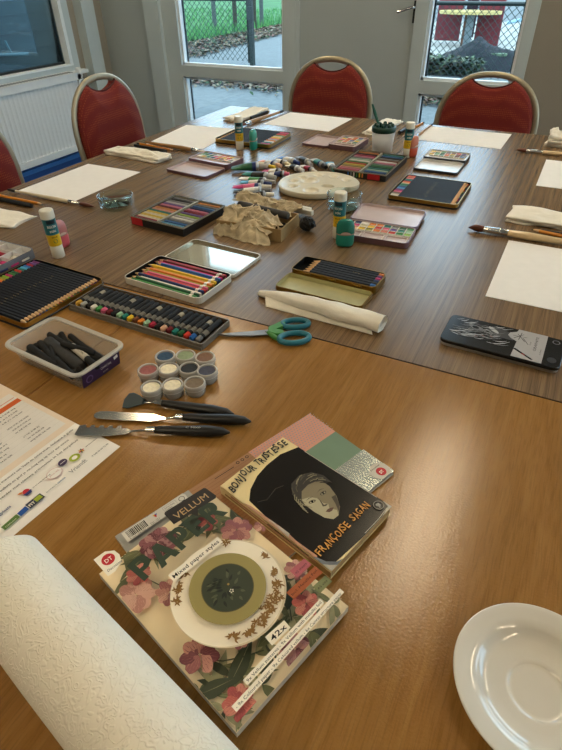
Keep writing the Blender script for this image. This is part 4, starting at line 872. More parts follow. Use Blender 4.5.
JR=[('cream-white pigment jar at the front left, over a dark layer','teal dark','white',(-.449,.455)),('cream-white pigment jar at the front centre of the cluster','black','white',(-.424,.473)),('brown-grey pigment jar at the front right, beside the slate one','umber','tan',(-.397,.491)),
('red pigment jar at the left of the cluster','red','rose',(-.480,.487)),('cream-white pigment jar in the middle, right of the red one','red','white',(-.453,.503)),('black pigment jar in the middle of the cluster','black','black',(-.425,.518)),('slate violet pigment jar at the right of the cluster','slate','slate',(-.397,.525)),
('dark blue pigment jar at the back left','blue','blue',(-.478,.528)),('sage green pigment jar at the back centre','sage','sage',(-.450,.544)),('brown pigment jar at the back right','umber','umber',(-.419,.553))]
for l_,c_,lc,(x,y) in JR: jar(l_,x,y,c_,lc)
# ---------------------------------------------------------------- charcoal tub
t=thing('plastic_tub','clear plastic tub of black charcoal with purple end label','tub',-.627,.466,TZ,R(-5))
m_tub=mat('tub plastic','cfcbc2',.3,alpha=.30,var=0); m_tubr=mat('frosted rim plastic','d2cec4',.3,alpha=.62,var=0)
b=MB(); b.slab(.168,.098,.016,[(.014,0),(.010,.001),(.004,.033),(.0055,.033),(.011,.003),(.014,.002)],m_tub,n=5,smooth=True); b.build('tub',t)
b=MB(); b.slab(.176,.106,.018,[(.0075,.0325),(.0005,.0325),(0,.034),(.0005,.0358),(.003,.0364),(.0078,.0352),(.0078,.0325)],m_tubr,n=5,cap0=False,cap1=False); b.build('rim',t)
m_pur=mat('purple label','2a1840',.4,var=.05); M=Matrix.Translation((.0795,0,.0165))@Matrix.Rotation(-.19,4,'Y')@Matrix.Rotation(PI/2,4,'Z')@Matrix.Rotation(PI/2,4,'X')
M=Matrix.Translation((.0787,0,.0165))@Matrix.Rotation(R(10),4,'Y')@Matrix.Rotation(PI/2,4,'Z')@Matrix.Rotation(PI/2,4,'X')
b=MB(); b.box(-.038,.038,-.0145,.0145,0,.0006,m_pur,M); b.text('CHARCOAL',-.002,-.001,.0009,.0062,m_white,width=.022,M=M); b.text('art set',.002,-.009,.0009,.004,m_white,M=M)
b.flat(ell(.007,.007,18,-.025,-.003),.0009,mat('purple print','6a5a86'),M); b.flat(ell(.005,.005,18,-.025,-.003),.0011,m_pur,M); b.flat([(.026,.001),(.034,.003),(.033,.009),(.025,.007)],.0009,m_white,M); b.build('end_label',t)
rc=random.Random(9)
cs=[(-.052,.006,.006,.011,.105,-12,'thick grey charcoal stick lying on top in the tub','g'),(.000,.012,.024,.0055,.085,-14,'white-labelled charcoal stick on top in the tub','w'),(-.060,.030,.005,.0055,.12,-8,'',''),(-.065,-.028,.005,.006,.09,5,'',''),(-.020,-.024,.005,.006,.085,-4,'',''),(-.045,.018,.012,.0055,.11,-22,'',''),(-.010,-.010,.016,.0055,.075,20,'',''),
(-.055,.035,.014,.0050,.10,-26,'',''),(.010,.030,.006,.006,.06,-10,'',''),(-.068,-.010,.010,.005,.06,12,'',''),(.008,-.030,.005,.0055,.055,8,'',''),(-.040,.002,.020,.0048,.070,-34,'',''),(-.058,-.005,.020,.005,.060,-20,'','')]
cs+=[(-.066,.020,.018,.0052,.085,-9,'',''),(-.030,.034,.020,.0050,.075,-14,'',''),(.000,-.022,.018,.0055,.068,-16,'',''),(-.062,-.022,.018,.0060,.080,-10,'',''),(.022,.006,.012,.0050,.048,-50,'',''),(-.012,.004,.030,.0048,.066,8,'','')]
wh=['along the back wall','at the front left corner','along the front wall','crossing the middle slantwise','near the right end, tilted up','steeply slanted from the back corner','at the back right corner','against the left wall','at the front right corner','topmost, steeply slanted','topmost left, slightly slanted','upper layer along the back left','upper layer beneath the label stick','upper layer at the front right','upper layer along the front','short one at the right end wall','topmost centre, tilted the other way']
kk=0
for x,y,z,r,L,a,l_,f_ in cs:
    if not l_: l_='black charcoal stick in the plastic tub '+wh[kk]; kk+=1
    ca,sa=cos(R(-5)),sin(R(-5)); X=-.627+x*ca-y*sa; Y=.466+x*sa+y*ca
    if f_=='g': mt=mat('grey charcoal tub','303030',.6,var=.2,vs_=200)
    else: mt=m_char
    q=thing('charcoal_stick',l_,'charcoal',X,Y,TZ+.0022+z*.75,R(a-5),'charcoal sticks in the plastic tub')
    MB().tube([(0,0,r),(.002,0,r),(L-.003,0,r),(L,0,r)],[r*.75,r,r,r*.6],mt,seg=12).build('stick',q)
    if f_=='w':
        b=MB(); b.tube([(.004,0,r),(L*.62,0,r)],r*1.05,mat('stick label','b9b4a8',.5),seg=12); b.text('CHARCOAL',.010,-.002,2.06*r,.0045,m_ink,width=.035); b.build('label',q)
# ---------------------------------------------------------------- palette knives
m_kst=mat('knife steel','c2c2be',.16,1,var=.03); m_kb=mat('knife handle black','0b0b0b',.42,var=.1)
def knife(label,x,y,rz,blade,bladem,neck,ferr,hand,text=None,bz=.004):
    t=thing('palette_knife',label,'palette knife',x,y,TZ,rz,'black-handled palette knives')   # +X towards the handle end
    b=MB(); b.prism(blade,bz,bz+.0009,bladem); b.build('blade',t)
    xb=max(p[0] for p in blade); b=MB(); b.tube([(xb-.003,0,bz+.0006),(xb+neck*.4,0,bz+.002),(xb+neck,0,.0085)],[.0018,.0017,.0022],m_kst,seg=8); b.build('neck',t)
    x0=xb+neck; b=MB(); b.tube([(x0-.001,0,.0085),(x0+ferr,0,.0085)],[.0045,.0052],m_kst,seg=16); b.build('ferrule',t)
    x0+=ferr; b=MB(); b.tube([(x0,0,.0088),(x0+.01,0,.0090),(x0+hand*.35,0,.0086),(x0+hand*.7,0,.0088),(x0+hand*.9,0,.0080),(x0+hand,0,.0072)],[.0052,.0062,.0075,.0086,.0068,.0012],m_kb,seg=16,flat=.82)
    if text: b.text(text,x0+hand*.42,-.0018,.0155,.0042,mat('handle print','c9c5ba',.5),width=.020)
    b.build('handle',t)
knife('palette knife with dark triangular blade, farthest of the three',-.478,.426,R(14),[(0,.015),(-.001,.0),(.004,-.016),(.012,-.017),(.030,-.0035),(.034,0),(.030,.006),(.018,.014),(.006,.018)],mat('dark blade','243236',.35,.4),.016,.010,.108)
knife('palette knife with long straight round-tipped steel blade, in the middle',-.496,.381,R(21.5),[(.002,-.005),(.006,-.0075),(.02,-.0085),(.085,-.0078),(.100,-.003),(.108,-.0015),(.108,.0015),(.100,.003),(.085,.0078),(.02,.0085),(.006,.0075),(.001,.004),(0,0)],m_kst,.012,.010,.096)
sr=[]
for k in range(5):
    x=.004+k*.0125; sr+=[(x,.0105),(x+.0050,.0112),(x+.0062,.0062),(x+.0108,.0058)]
knife('palette knife with notched comb-edged steel blade, nearest and resting on leaflet',-.4945,.346,R(24),[(-.001,-.008),(.004,-.0105),(.050,-.009),(.068,-.006),(.076,-.0015),(.076,.0015),(.068,.006)]+sr[::-1]+[(0,.009)],m_kst,.022,.011,.103,text='C 20X0')
# ---------------------------------------------------------------- saucer
t=thing('saucer','round glossy white porcelain saucer at the lower right corner','saucer',.106,.273,TZ)
m_por=mat('porcelain','dcd8ce',.07,coat=.6,var=.01)
MB().lathe([(.0005,.0035),(.020,.0035),(.0225,.0034),(.0238,.0042),(.0250,.0054),(.0275,.0056),(.034,.0056),(.043,.0068),(.0485,.0092),(.0515,.0125),(.0545,.0148),(.060,.0163),(.069,.0180),(.0722,.0188),(.0732,.0186),(.0735,.0178),(.0725,.0170),(.062,.0135),(.054,.0105),(.046,.0050),(.042,.0028),(.0405,.0),(.037,.0),(.036,.0018),(.0005,.0018)],m_por,seg=96).build('dish',t)
# ---------------------------------------------------------------- embossed paper roll
def emboss():
    m=mat('embossed kitchen paper','f2ecdb',.9,var=.01); n=m.node_tree.nodes; l=m.node_tree.links; b=n['Principled BSDF']; t=n['Texture Coordinate']
    mp=n.new('ShaderNodeMapping'); mp.inputs['Scale'].default_value=(1,1,1); l.new(t.outputs['Object'],mp.inputs[0])
    z=n.new('ShaderNodeTexNoise'); z.inputs['Scale'].default_value=105; z.inputs['Detail'].default_value=0; z.inputs['Distortion'].default_value=1.6; l.new(mp.outputs[0],z.inputs['Vector'])
    w_=n.new('ShaderNodeMath'); w_.operation='MULTIPLY'; w_.inputs[1].default_value=15; l.new(z.outputs['Fac'],w_.inputs[0])
    s_=n.new('ShaderNodeMath'); s_.operation='SINE'; l.new(w_.outputs[0],s_.inputs[0])
    r=n.new('ShaderNodeValToRGB'); r.color_ramp.elements[0].position=.0; r.color_ramp.elements[1].position=1.0; l.new(s_.outputs[0],r.inputs[0])
    q=n.new('ShaderNodeBump'); q.inputs['Strength'].default_value=.55; q.inputs['Distance'].default_value=.0014; l.new(r.outputs[0],q.inputs['Height']); l.new(q.outputs[0],b.inputs['Normal'])
    return m
m_emb=emboss()
t=thing('kitchen_paper_roll','roll of embossed cream kitchen paper at the lower left corner','paper roll',-.3805,.1348,TZ,R(-13.5))
b=MB(); N=40; rg=[]; n=64
for i in range(N+1):
    u=i/N; row=[]
    for k in range(n):
        a=2*PI*k/n; rr=.0422*(1+.012*noise.noise((u*3,cos(a)*1.5,sin(a)*1.5))); row.append((u*.31+(.0025*noise.noise((cos(a)*2,sin(a)*2,1)) if i==0 else 0),rr*cos(a),max(.0002,.0424+rr*sin(a))))
    rg.append(row)
b.rings(rg,m_emb,None,False,False,True); b.build('paper',t)
b=MB(); 
def disc(x,ra,rb,m,flip): 
    b.rings([[(x,ra*cos(2*PI*k/n),.0424+ra*sin(2*PI*k/n)) for k in range(n)],[(x+.0,rb*cos(2*PI*k/n),.0424+rb*sin(2*PI*k/n)) for k in range(n)]],m,None,False,False)
m_pe=mat('paper roll end','e6dfcc',.95,bump=.6,bs=900)
disc(.001,.0418,.021,m_pe,0); disc(.309,.0418,.021,m_pe,1); b.build('roll_end',t)
b=MB(); b.rings([[(x,r*cos(2*PI*k/n),.0424+r*sin(2*PI*k/n)) for k in range(n)] for x,r in ((.001,.021),(.001,.0195),(.309,.0195),(.309,.021))],m_card,None,False,False,True); b.build('cardboard_core',t)

# ---------------------------------------------------------------- printed things
def P2(n,c,rough=.45): return mat(n,c,rough,var=.03)
class Art:
    def __init__(s,mb,z,w_,h_): s.mb=mb; s.z=z; s.w=w_; s.h=h_
    def step(s): s.z+=.000012; return s.z
    def clip(s,poly):
        for ax,lo,sg in ((0,0,1),(0,s.w,-1),(1,0,1),(1,s.h,-1)):
            out=[]; n=len(poly)
            for i in range(n):
                a,b=poly[i],poly[(i+1)%n]; ia=(a[ax]-lo)*sg>=0; ib=(b[ax]-lo)*sg>=0
                if ia: out.append(a)
                if ia!=ib: k=(lo-a[ax])/(b[ax]-a[ax]); out.append((a[0]+k*(b[0]-a[0]),a[1]+k*(b[1]-a[1])))
            poly=out
            if len(poly)<3: return None
        return poly
    def poly(s,p,m):
        p=s.clip(p)
        if p: s.mb.flat(p,s.step(),m)
    def leaf(s,x,y,L,a,wd,m,m2=None):
        pts=[]
        for i in range(9): u=i/8; pts.append((u*L,wd*sin(PI*u**.8)*(1-.2*u)+.12*L*u*u))
        for i in range(7,0,-1): u=i/8; pts.append((u*L,-wd*sin(PI*u**.8)*(1-.2*u)+.12*L*u*u))
        tr=lambda q:[(x+p[0]*cos(a)-p[1]*sin(a),y+p[0]*sin(a)+p[1]*cos(a)) for p in q]
        s.poly(tr(pts),m)
        if m2: s.poly(tr([(.05*L,.0),(.5*L,.03*L),(.95*L,.10*L),(.5*L,.045*L)]),m2)
    def flower(s,x,y,r,ms,petals=9,layers=4,seed=0,ry=1):
        q=random.Random(seed)
        for k in range(layers):
            rr=r*(1-k/(layers+.6)); n=max(4,petals-k)
            for i in range(n):
                a=2*PI*i/n+k*.5+q.uniform(-.2,.2); c_=ms[(k+i)%len(ms)]; wd=rr*.42
                pts=[(rr*.08,0)]+[(rr*(.35+.65*sin(t_)*1.0),wd*cos(t_)*(.9 if t_<2.6 else .3)) for t_ in [PI*(.08+.84*j/7) for j in range(8)]]
                pts=[(p[0],p[1]) for p in pts]
                s.poly([(x+p[0]*cos(a)-p[1]*sin(a),y+(p[0]*sin(a)+p[1]*cos(a))*ry) for p in pts],c_)
                c2=ms[(k+i+1)%len(ms)]
                for dv in (-.45,0,.45):
                    pv=[(rr*.25,dv*wd*.3),(rr*.6,dv*wd+.018*rr),(rr*.93,dv*wd*.9),(rr*.6,dv*wd-.018*rr)]
                    s.poly([(x+p[0]*cos(a)-p[1]*sin(a),y+(p[0]*sin(a)+p[1]*cos(a))*ry) for p in pv],c2)
    def stem(s,pts,wd,m):
        L=[];Rr=[]
        for i,p in enumerate(pts):
            a=pts[max(0,i-1)]; b_=pts[min(len(pts)-1,i+1)]; d=math.hypot(b_[0]-a[0],b_[1]-a[1]) or 1; nx_,ny_=-(b_[1]-a[1])/d*wd/2,(b_[0]-a[0])/d*wd/2
            L.append((p[0]+nx_,p[1]+ny_)); Rr.append((p[0]-nx_,p[1]-ny_))
        for i in range(len(pts)-1): s.poly([L[i],L[i+1],Rr[i+1],Rr[i]],m)
    def rect(s,x0,x1,y0,y1,m): s.poly([(x0,y0),(x1,y0),(x1,y1),(x0,y1)],m)
    def text(s,*a,**k): x,y,size,m=a[1:5]; s.mb.text(a[0],x,y,s.step(),size,m,**k)
# ---- floral vellum pad
px0,py0=-.1110,.1265; prz=R(73)
t=thing('paper_pad','floral vellum paper pad with large green letters and round olive window','paper pad',px0,py0,TZ+.0044,prz); t.scale=(.985,.985,1)
W1,H1=.150,.212
b=MB(); b.box(0,W1,0,H1,0,.0090,mat('pad pages','cfc4ae',.9,stretch=(1,1,900),vs_=3,var=.25)); b.build('pages',t)
m_cream=P2('cover cream','f7e2b8'); m_ol=P2('olive board','9c8f56'); m_let=P2('deep green letters','334130'); m_lf=P2('leaf olive','6e704c'); m_lf2=P2('leaf sage','a09c76'); m_lf3=P2('leaf dark','464c38')
m_r=[P2('rose dusty','c08a7c'),P2('rose pale','deb09c'),P2('rose deep','9c6260')]; m_k=[P2('plum','6e3c42'),P2('plum pale','bb8a86'),P2('plum mid','965c62')]; m_co=[P2('coral','c4685e'),P2('coral pale','d68c7a'),P2('coral deep','a45050')]
m_bz=P2('bronze print','8f6a34'); m_strip=P2('label cream','faf2e0'); m_blk=P2('tag black','26221f'); m_rd=P2('logo red','c22630'); m_wh=P2('plate cream','fcf2dc'); m_wh2=P2('plate shade','e2d3b4')
cv=MB(); cv.box(0,W1,0,H1,.0090,.0096,m_cream); A=Art(cv,.0097,W1,H1)
q=random.Random(4)
def foliage(pts,ms,l0,l1):
    for x,y in pts:
        for k in range(5): a=q.random()*6.28; A.leaf(x,y,q.uniform(l0,l1),a,q.uniform(.0025,.0055),q.choice(ms),m_lf2 if q.random()<.5 else None)
foliage([(.03,.195),(.045,.203),(.022,.185),(.05,.19),(.100,.190),(.085,.178),(.115,.185),(.13,.178),(.140,.160),(.145,.150),(.135,.145),(.125,.19),(.06,.20)],[m_lf,m_lf3,m_lf],.018,.034)
foliage([(.0,.048),(.012,.040),(.026,.036),(.040,.030),(.055,.034),(.072,.036),(.090,.034),(.104,.032),(.120,.048),(.136,.058),(.130,.032),(.02,.015),(.005,.02),(.04,.010),(.105,.010),(.14,.012)],[m_lf,m_lf3,m_lf2,m_lf],.016,.032)
A.leaf(.018,.030,.050,.25,.0085,m_lf3,m_lf2); A.leaf(.060,.036,.044,-.1,.006,m_lf,m_lf2); A.leaf(-.005,.045,.036,-.5,.008,m_lf3,m_lf2); A.leaf(.105,.040,.034,.7,.006,m_lf3)
A.stem([(.020,.062),(.030,.050),(.044,.040),(.062,.030)],.0012,m_lf3); A.stem([(.10,.03),(.112,.045),(.116,.062)],.0010,m_lf3); A.stem([(.03,.17),(.036,.15),(.034,.135)],.0010,m_lf)
A.flower(.064,.196,.021,m_k,13,4,1); A.flower(.012,.160,.0200,[m_r[0],m_r[1],m_r[1]],9,5,2); A.flower(.036,.137,.0135,m_r,8,4,3,1.2); A.flower(.026,.176,.013,m_co,8,3,4); A.flower(.131,.141,.018,[m_r[2],m_r[0],m_k[2]],9,4,5)
A.flower(.115,.172,.012,m_co,7,3,15)
A.flower(.017,.066,.0185,[m_k[0],m_r[2],m_r[0]],7,4,6); A.flower(.118,.028,.014,m_co,8,4,7); A.flower(.078,.006,.016,m_k[:1]+m_r[:1]+m_k[1:],11,4,8); A.flower(.014,.010,.015,m_co,8,4,9); A.flower(.136,.058,.012,m_r,8,4,10); A.flower(.050,.050,.012,m_r,8,4,11); A.flower(.148,.120,.008,m_r,7,3,12)
# plate, bronze sprigs, olive ring, window
A.poly(ell(.0565,.0565,72,.0742,.0900),m_wh2); A.poly(ell(.0553,.0553,72,.0736,.0908),m_wh)
def sprig(cx,cy,n,sp):
    for _ in range(n):
        x=cx+q.uniform(-sp,sp); y=cy+q.uniform(-sp,sp)*.8; a=q.random()*6.28
        for k in range(3): A.leaf(x,y,q.uniform(.003,.0055),a+k*1.1,.0009,m_bz)
for cx,cy,n,sp in ((.040,.128,9,.005),(.054,.134,6,.004),(.032,.118,5,.004),(.086,.048,14,.006),(.098,.050,14,.006),(.073,.043,14,.006),(.060,.044,10,.005),(.108,.058,11,.005),(.117,.070,8,.004),(.122,.088,6,.003),(.106,.130,5,.004),(.046,.050,8,.004)): sprig(cx,cy,n,sp)
A.poly(ell(.0375,.0375,64,.0738,.0905),m_ol); A.poly(ell(.0256,.0256,56,.0738,.0905),P2('ring shade line','5e5632')); A.poly(ell(.0248,.0248,56,.0738,.0905),P2('window green','39402f'))
mw=P2('window leaf','565c44'); mw2=P2('window dark leaf','20271f')
for k in range(26):
    a=q.random()*6.28; d=q.uniform(.004,.016); A.leaf(.0738+d*cos(a),.0905+d*sin(a),q.uniform(.005,.0082),a+q.uniform(-.6,.6),.0015,mw2 if k%2 else mw)
for k in range(7): A.leaf(.064+k*.0014,.098+k*.0008,.0055,1.9,.0006,mw2); A.leaf(.064+k*.0014,.098+k*.0008,.005,-.9,.0006,mw2)
A.poly(ell(.0012,.0012,10,.076,.092),P2('window gold','a58a48'))
for k in range(5): A.poly(ell(.0007,.0007,8,.0735+.0016*cos(k*1.3),.0845+.0016*sin(k*1.3)),m_wh)
# big letters PAPER rising to the right
GL={'P':[[(0,0),(.24,0),(.24,1),(0,1)],[(.2,1),(.52,1),(.66,.93),(.74,.80),(.76,.68),(.50,.68),(.47,.77),(.40,.80),(.2,.80)],[(.76,.68),(.74,.54),(.66,.42),(.52,.34),(.2,.34),(.2,.53),(.40,.53),(.47,.57),(.50,.68)]],
'A':[[(-.05,0),(.20,0),(.50,1),(.28,1)],[(.28,1),(.54,1),(.86,0),(.60,0)],[(.15,.18),(.66,.18),(.60,.36),(.21,.36)]],
'E':[[(0,0),(.24,0),(.24,1),(0,1)],[(.2,.80),(.70,.80),(.70,1),(.2,1)],[(.2,.41),(.62,.41),(.62,.60),(.2,.60)],[(.2,0),(.72,0),(.72,.20),(.2,.20)]],
'R':[[(0,0),(.24,0),(.24,1),(0,1)],[(.2,1),(.54,1),(.68,.93),(.75,.82),(.76,.70),(.50,.70),(.47,.78),(.40,.81),(.2,.81)],[(.76,.70),(.74,.56),(.66,.45),(.54,.40),(.2,.40),(.2,.58),(.40,.58),(.47,.62),(.50,.70)],[(.36,.42),(.60,.42),(.86,0),(.58,0)]]}
for ch,x,y,sz,rt in (('P',.0215,.1545,.0270,.10),('A',.0430,.1530,.0275,.06),('P',.0680,.1550,.0270,.05),('E',.0895,.1560,.0265,.03),('R',.1105,.1560,.0270,.0)):
    for pl in GL[ch]: A.poly([(x+(a*cos(rt)-b_*sin(rt))*sz*.98,y+(a*sin(rt)+b_*cos(rt))*sz) for a,b_ in pl],m_let)
A.poly([(x+.084,y+.184) for x,y in [(0,0),(.020,-.001),(.022,-.012),(.030,-.002),(.054,-.003),(.0565,.0),(.0555,.018),(.053,.0205),(.0035,.0235),(.001,.021)]] if False else [(.0825,.187),(.104,.1845),(.107,.176),(.113,.1835),(.137,.181),(.1395,.1835),(.1385,.2005),(.1365,.2025),(.086,.2075),(.0835,.2055)],m_blk)
A.text('VELLUM',.0885,.1895,.0125,P2('tag gold','c9a878'),rot=-.05,width=.044)
A.poly([(.041,.1325),(.104,.1315),(.1045,.1405),(.0415,.1425)],m_strip); A.text('Mixed paper styles',.0435,.1352,.0062,m_ink,rot=-.02,width=.058,bold=.01)
A.poly([(.0255,.0115),(.1255,.0115),(.1255,.0170),(.0255,.0175)],m_strip); A.text('9x Vellum patterns - 9x Vellum with metallic foil',.0275,.0130,.0038,m_ink,width=.096)
A.poly([(.0055,.0035),(.1465,.0045),(.1465,.0100),(.0055,.0095)],m_strip); A.text('- 9x Coloured paper - 9x Coloured vellum - 6x Canvas structure paper',.0075,.0050,.0038,m_ink,width=.136)
A.poly([(.063,.0195),(.086,.0185),(.087,.0275),(.064,.0295)],m_wh); A.text('42x',.066,.0215,.0072,m_ink,rot=-.04,width=.018,bold=.01)
A.poly([(.127,.0475),(.1475,.0465),(.1475,.0565),(.127,.0580)],P2('label pink','b8606a')); A.text('42 sheets',.129,.0505,.0035,m_ink,width=.016)
A.poly([(.108,.0345),(.1485,.0330),(.1485,.0430),(.108,.0445)],P2('label rust','a8582e')); A.text('Incl. Metallic Foil',.110,.0378,.0038,m_ink,width=.036)
A.poly([(.1295,.0205),(.1475,.0200),(.1475,.0290),(.1295,.0300)],P2('label sage','7c8055')); A.text('A5 size',.1315,.0235,.0035,m_ink,width=.013)
A.poly([(.0,.185),(.008,.1845),(.0185,.189),(.0215,.198),(.0205,.206),(.013,.212),(.0,.212)],m_strip); A.poly(ell(.0068,.0068,24,.0105,.2015),m_rd); A.text('DT',.0065,.1988,.0066,m_strip,width=.008,bold=.02); A.text('Decotime',.0025,.1888,.0042,m_ink,width=.0165,shear=.3)
cv.build('cover',t)
# ---- second paper pad under the book
t=thing('paper_pad','narrow sample pad of kraft, dotted pink, green and silver sheets under the black paperback','paper pad',-.333,.235,TZ,R(68.3)); W2,H2=.304,.150   # local y runs from -H2 to 0
m_gp=P2('pad grey','a5a39c'); b=MB(); b.box(0,W2,-H2,0,0,.0036,mat('pad pages 2','d3cdbf',.9,var=.1)); b.build('pages',t)
cv=MB(); cv.box(0,W2,-H2,0,.0036,.0040,m_gp)
class Art2(Art):
    def poly(s,p,m): 
        p=s.clip([(x,y+H2) for x,y in p])
        if p: s.mb.flat([(x,y-H2) for x,y in p],s.step(),m)
A=Art2(cv,.00405,W2,H2)
A.rect(.098,.215,-H2,0,P2('kraft print','a87a52')); 
for k in range(26): A.rect(.098,.215,-.0048*k-.0009,-.0048*k,P2('kraft line','9a6c45'))
A.rect(.192,W2,-.050,0,P2('dotted pink','d69a86')); A.rect(.192,W2,-.100,-.050,P2('pad green','6f8a72'))
md=P2('dot grey','8c9aa0',.3)
for i in range(26):
    for j in range(11): A.poly(ell(.00095,.00095,6,.1945+i*.0043+(j%2)*.0021,-.003-j*.0043),md)
m_sil=mat('silver foil sheet','b9c0bc',.25,.75,var=.1,vs_=60); A.rect(.192,W2,-H2,-.100,m_sil)
ms2=mat('silver line','8f9a94',.3,.7)
for k in range(16): 
    x=.225+.0045*k; A.stem([(x,-.102),(x+.006,-.118),(x-.002,-.132),(x+.004,-.148)],.0007,ms2)
A.poly(ell(.014,.013,26,.291,-.139),P2('round label','cfc8bc')); A.poly(ell(.0066,.0066,22,.291,-.1405),m_rd); A.text('DT',.2883,-.1430,.0058,m_strip,width=.0055,bold=.02); A.text('Decotime',.282,-.1325,.0035,m_ink,width=.016)
for k in range(3): A.poly(ell(.0024,.0024,10,.168+k*.0075,-.0085),m_ink); A.poly(ell(.0014,.0014,10,.168+k*.0075,-.0085),P2('kraft print','a87a52'))
A.rect(.130,.160,-.0115,-.0105,m_ink)
A.poly([(.006,-.005),(.088,-.003),(.090,-.006),(.089,-.017),(.006,-.020)],P2('barcode label','d8d4ca'))
q=random.Random(2); x=.010
while x<.034: wd=q.choice((.0005,.0008,.0012)); A.rect(x,x+wd,-.0165,-.0062,m_ink); x+=wd+q.choice((.0006,.0009))
A.text('8 717 456 390 12',.010,-.0192,.0022,m_ink,width=.024)
A.poly([(.044,-.0075),(.050,-.0075),(.047,-.0125)],m_rd); A.poly([(.044,-.0075),(.047,-.0075),(.0455,-.010)],P2('print yellow','e0b82a')); A.poly([(.047,-.0075),(.050,-.0075),(.0485,-.010)],P2('print blue','2a58a0'))
for k in range(3): A.text('Paper 120 g',.037+k*.0,-.0048-.0 if k==0 else -.014-.002*k,.0018,m_ink,width=.012)
A.poly([(.058,-.006),(.076,-.0055),(.076,-.0145),(.058,-.0152)],m_gp); A.poly([(.0584,-.0064),(.0756,-.0059),(.0756,-.0141),(.0584,-.0148)],P2('barcode label','d8d4ca')); A.text('GESTALTUNG',.060,-.0095,.0022,m_ink,width=.013); A.text('PAPIER',.060,-.0125,.0022,m_ink,width=.009)
A.poly(ell(.0038,.0038,16,.083,-.0095),m_ink); A.poly(ell(.0031,.0031,16,.083,-.0095),P2('barcode label','d8d4ca'))
cv.build('cover',t)
# ---- the black-covered paperback
t=thing('paperback','worn paperback with mostly black cover, painted face and yellow lettering','book',-.096,.293,TZ+.0046,R(74)); BW,BH,BT=.110,.168,.0138
m_pg=mat('aged book pages','b89a6a',.9,stretch=(1,1,1400),vs_=2,var=.35); b=MB(); b.box(.0015,BW-.001,.001,BH-.001,.0006,BT-.0006,m_pg); b.build('pages',t)
m_bc=P2('book cream','ecd7a0',.35); m_bk=mat('book black','17130f',.22,var=.15,vs_=60); cv=MB()
cv.box(0,BW,0,BH,0,.0006,m_bc); cv.box(-.0006,.0,0,BH,0,BT,m_bc); cv.box(-.0006,BW,0,BH,BT-.0006,BT,m_bc); cv.build('cover_board',t)
cv=MB(); A=Art(cv,BT+.0001,BW,BH)
A.poly([(0,.012),(.003,.004),(BW*.5,.0),(BW,.0),(BW,.141),(.085,.1495),(.060,.1495),(.040,.146),(.020,.1375),(.007,.1265),(.004,.10),(.002,.06)],m_bk)
mx_=P2('worn white','b9b2a2',.5); mpk=P2('worn salmon','b98a6c',.5)
A.poly([(0,.02),(.004,.022),(.003,.05),(.005,.07),(.003,.12),(0,.13)],mpk); A.poly([(.001,.060),(.005,.062),(.0045,.078),(.0025,.082)],mx_); A.poly([(.003,.078),(.0045,.083),(.0035,.092),(.0025,.090)],mx_); A.poly([(0,0),(.02,0),(.012,.003),(.005,.011),(.002,.022),(0,.024)],P2('worn grey blue','6a7078')); A.poly([(0,0),(.010,0),(.004,.006),(0,.012)],mx_)
A.poly([(.09,.0),(.11,.0),(.11,.012),(.107,.003)],mx_); A.stem([(.012,.118),(.022,.112),(.040,.116),(.050,.112)],.0004,P2('scratch','5c564a')); A.stem([(.060,.0015),(.085,.001),(.105,.003)],.0008,mx_); A.stem([(BW-.0006,.02),(BW-.0006,.06),(BW-.0006,.13)],.0008,mx_)
# generic painted face, three-quarter view, tilted
fx,fy,fa=.064,.066,-.25
F=lambda pts:[(fx+(x*cos(fa)-y*sin(fa)),fy+(x*sin(fa)+y*cos(fa))) for x,y in pts]
f1,f2,f3,f4=P2('face light','b3ab8d'),P2('face mid','82775c'),P2('face dark','453c2c'),P2('lips','5a3a2c')
A.poly(F([(-.019,.018),(-.014,.028),(-.004,.033),(.008,.032),(.017,.024),(.020,.010),(.018,-.006),(.012,-.020),(.003,-.029),(-.005,-.030),(-.012,-.023),(-.017,-.010),(-.020,.004)]),f2)
A.poly(F([(-.019,.012),(-.009,.010),(-.003,.004),(-.001,-.006),(.003,-.010),(.000,-.016),(.006,-.022),(.003,-.029),(-.005,-.030),(-.012,-.023),(-.017,-.010),(-.020,.004)]),f1)
for ex,ey,ea in ((-.0105,.003,-.1),(.0075,.006,.12)):
    A.poly(F(ell(.0046,.0022,14,ex,ey,ea)),f3); A.poly(F(ell(.0030,.0012,12,ex,ey-.0002,ea)),f1); A.poly(F(ell(.0014,.0015,10,ex,ey)),m_bk); A.poly(F([(ex-.006,ey+.0045),(ex,ey+.0066),(ex+.006,ey+.0050),(ex,ey+.0056)]),f3)
A.poly(F([(-.0015,.004),(-.0035,-.006),(-.0045,-.0095),(-.001,-.0108),(.0025,-.0100),(.001,-.0088),(-.002,-.0085)]),f3)
A.poly(F([(-.0062,-.0170),(-.002,-.0155),(.0015,-.0158),(.0052,-.0172),(.001,-.0200),(-.003,-.0200)]),f4); A.poly(F([(.012,-.004),(.018,-.004),(.013,-.018),(.006,-.026),(.010,-.014)]),f3)
hr=[P2('hair light','8d8669'),P2('hair mid','544c3a'),P2('hair dark','2c261c')]; q=random.Random(8)
A.poly(F([(-.024,.010),(-.024,.024),(-.016,.038),(0,.044),(.015,.040),(.024,.028),(.026,.012),(.021,.018),(.012,.025),(0,.026),(-.012,.022),(-.019,.012),(-.021,.000)]),hr[2])
for k in range(34):
    a=PI*(.08+.95*q.random()); r0=.026+q.random()*.012; x0,y0=r0*cos(a)*.72,.006+r0*sin(a); A.stem(F([(x0,y0),(x0+.004*cos(a+1.9),y0+.004*sin(a+1.9)),(x0+.009*cos(a+2.1),y0+.009*sin(a+2.1))]),.0009,hr[k%3])
for k in range(5): A.stem(F([(-.022,.006+k*.004),(-.026,.000+k*.004),(-.024,-.008+k*.003)]),.0010,hr[0])
mq=P2('book title ink','1b1610')
x=.002
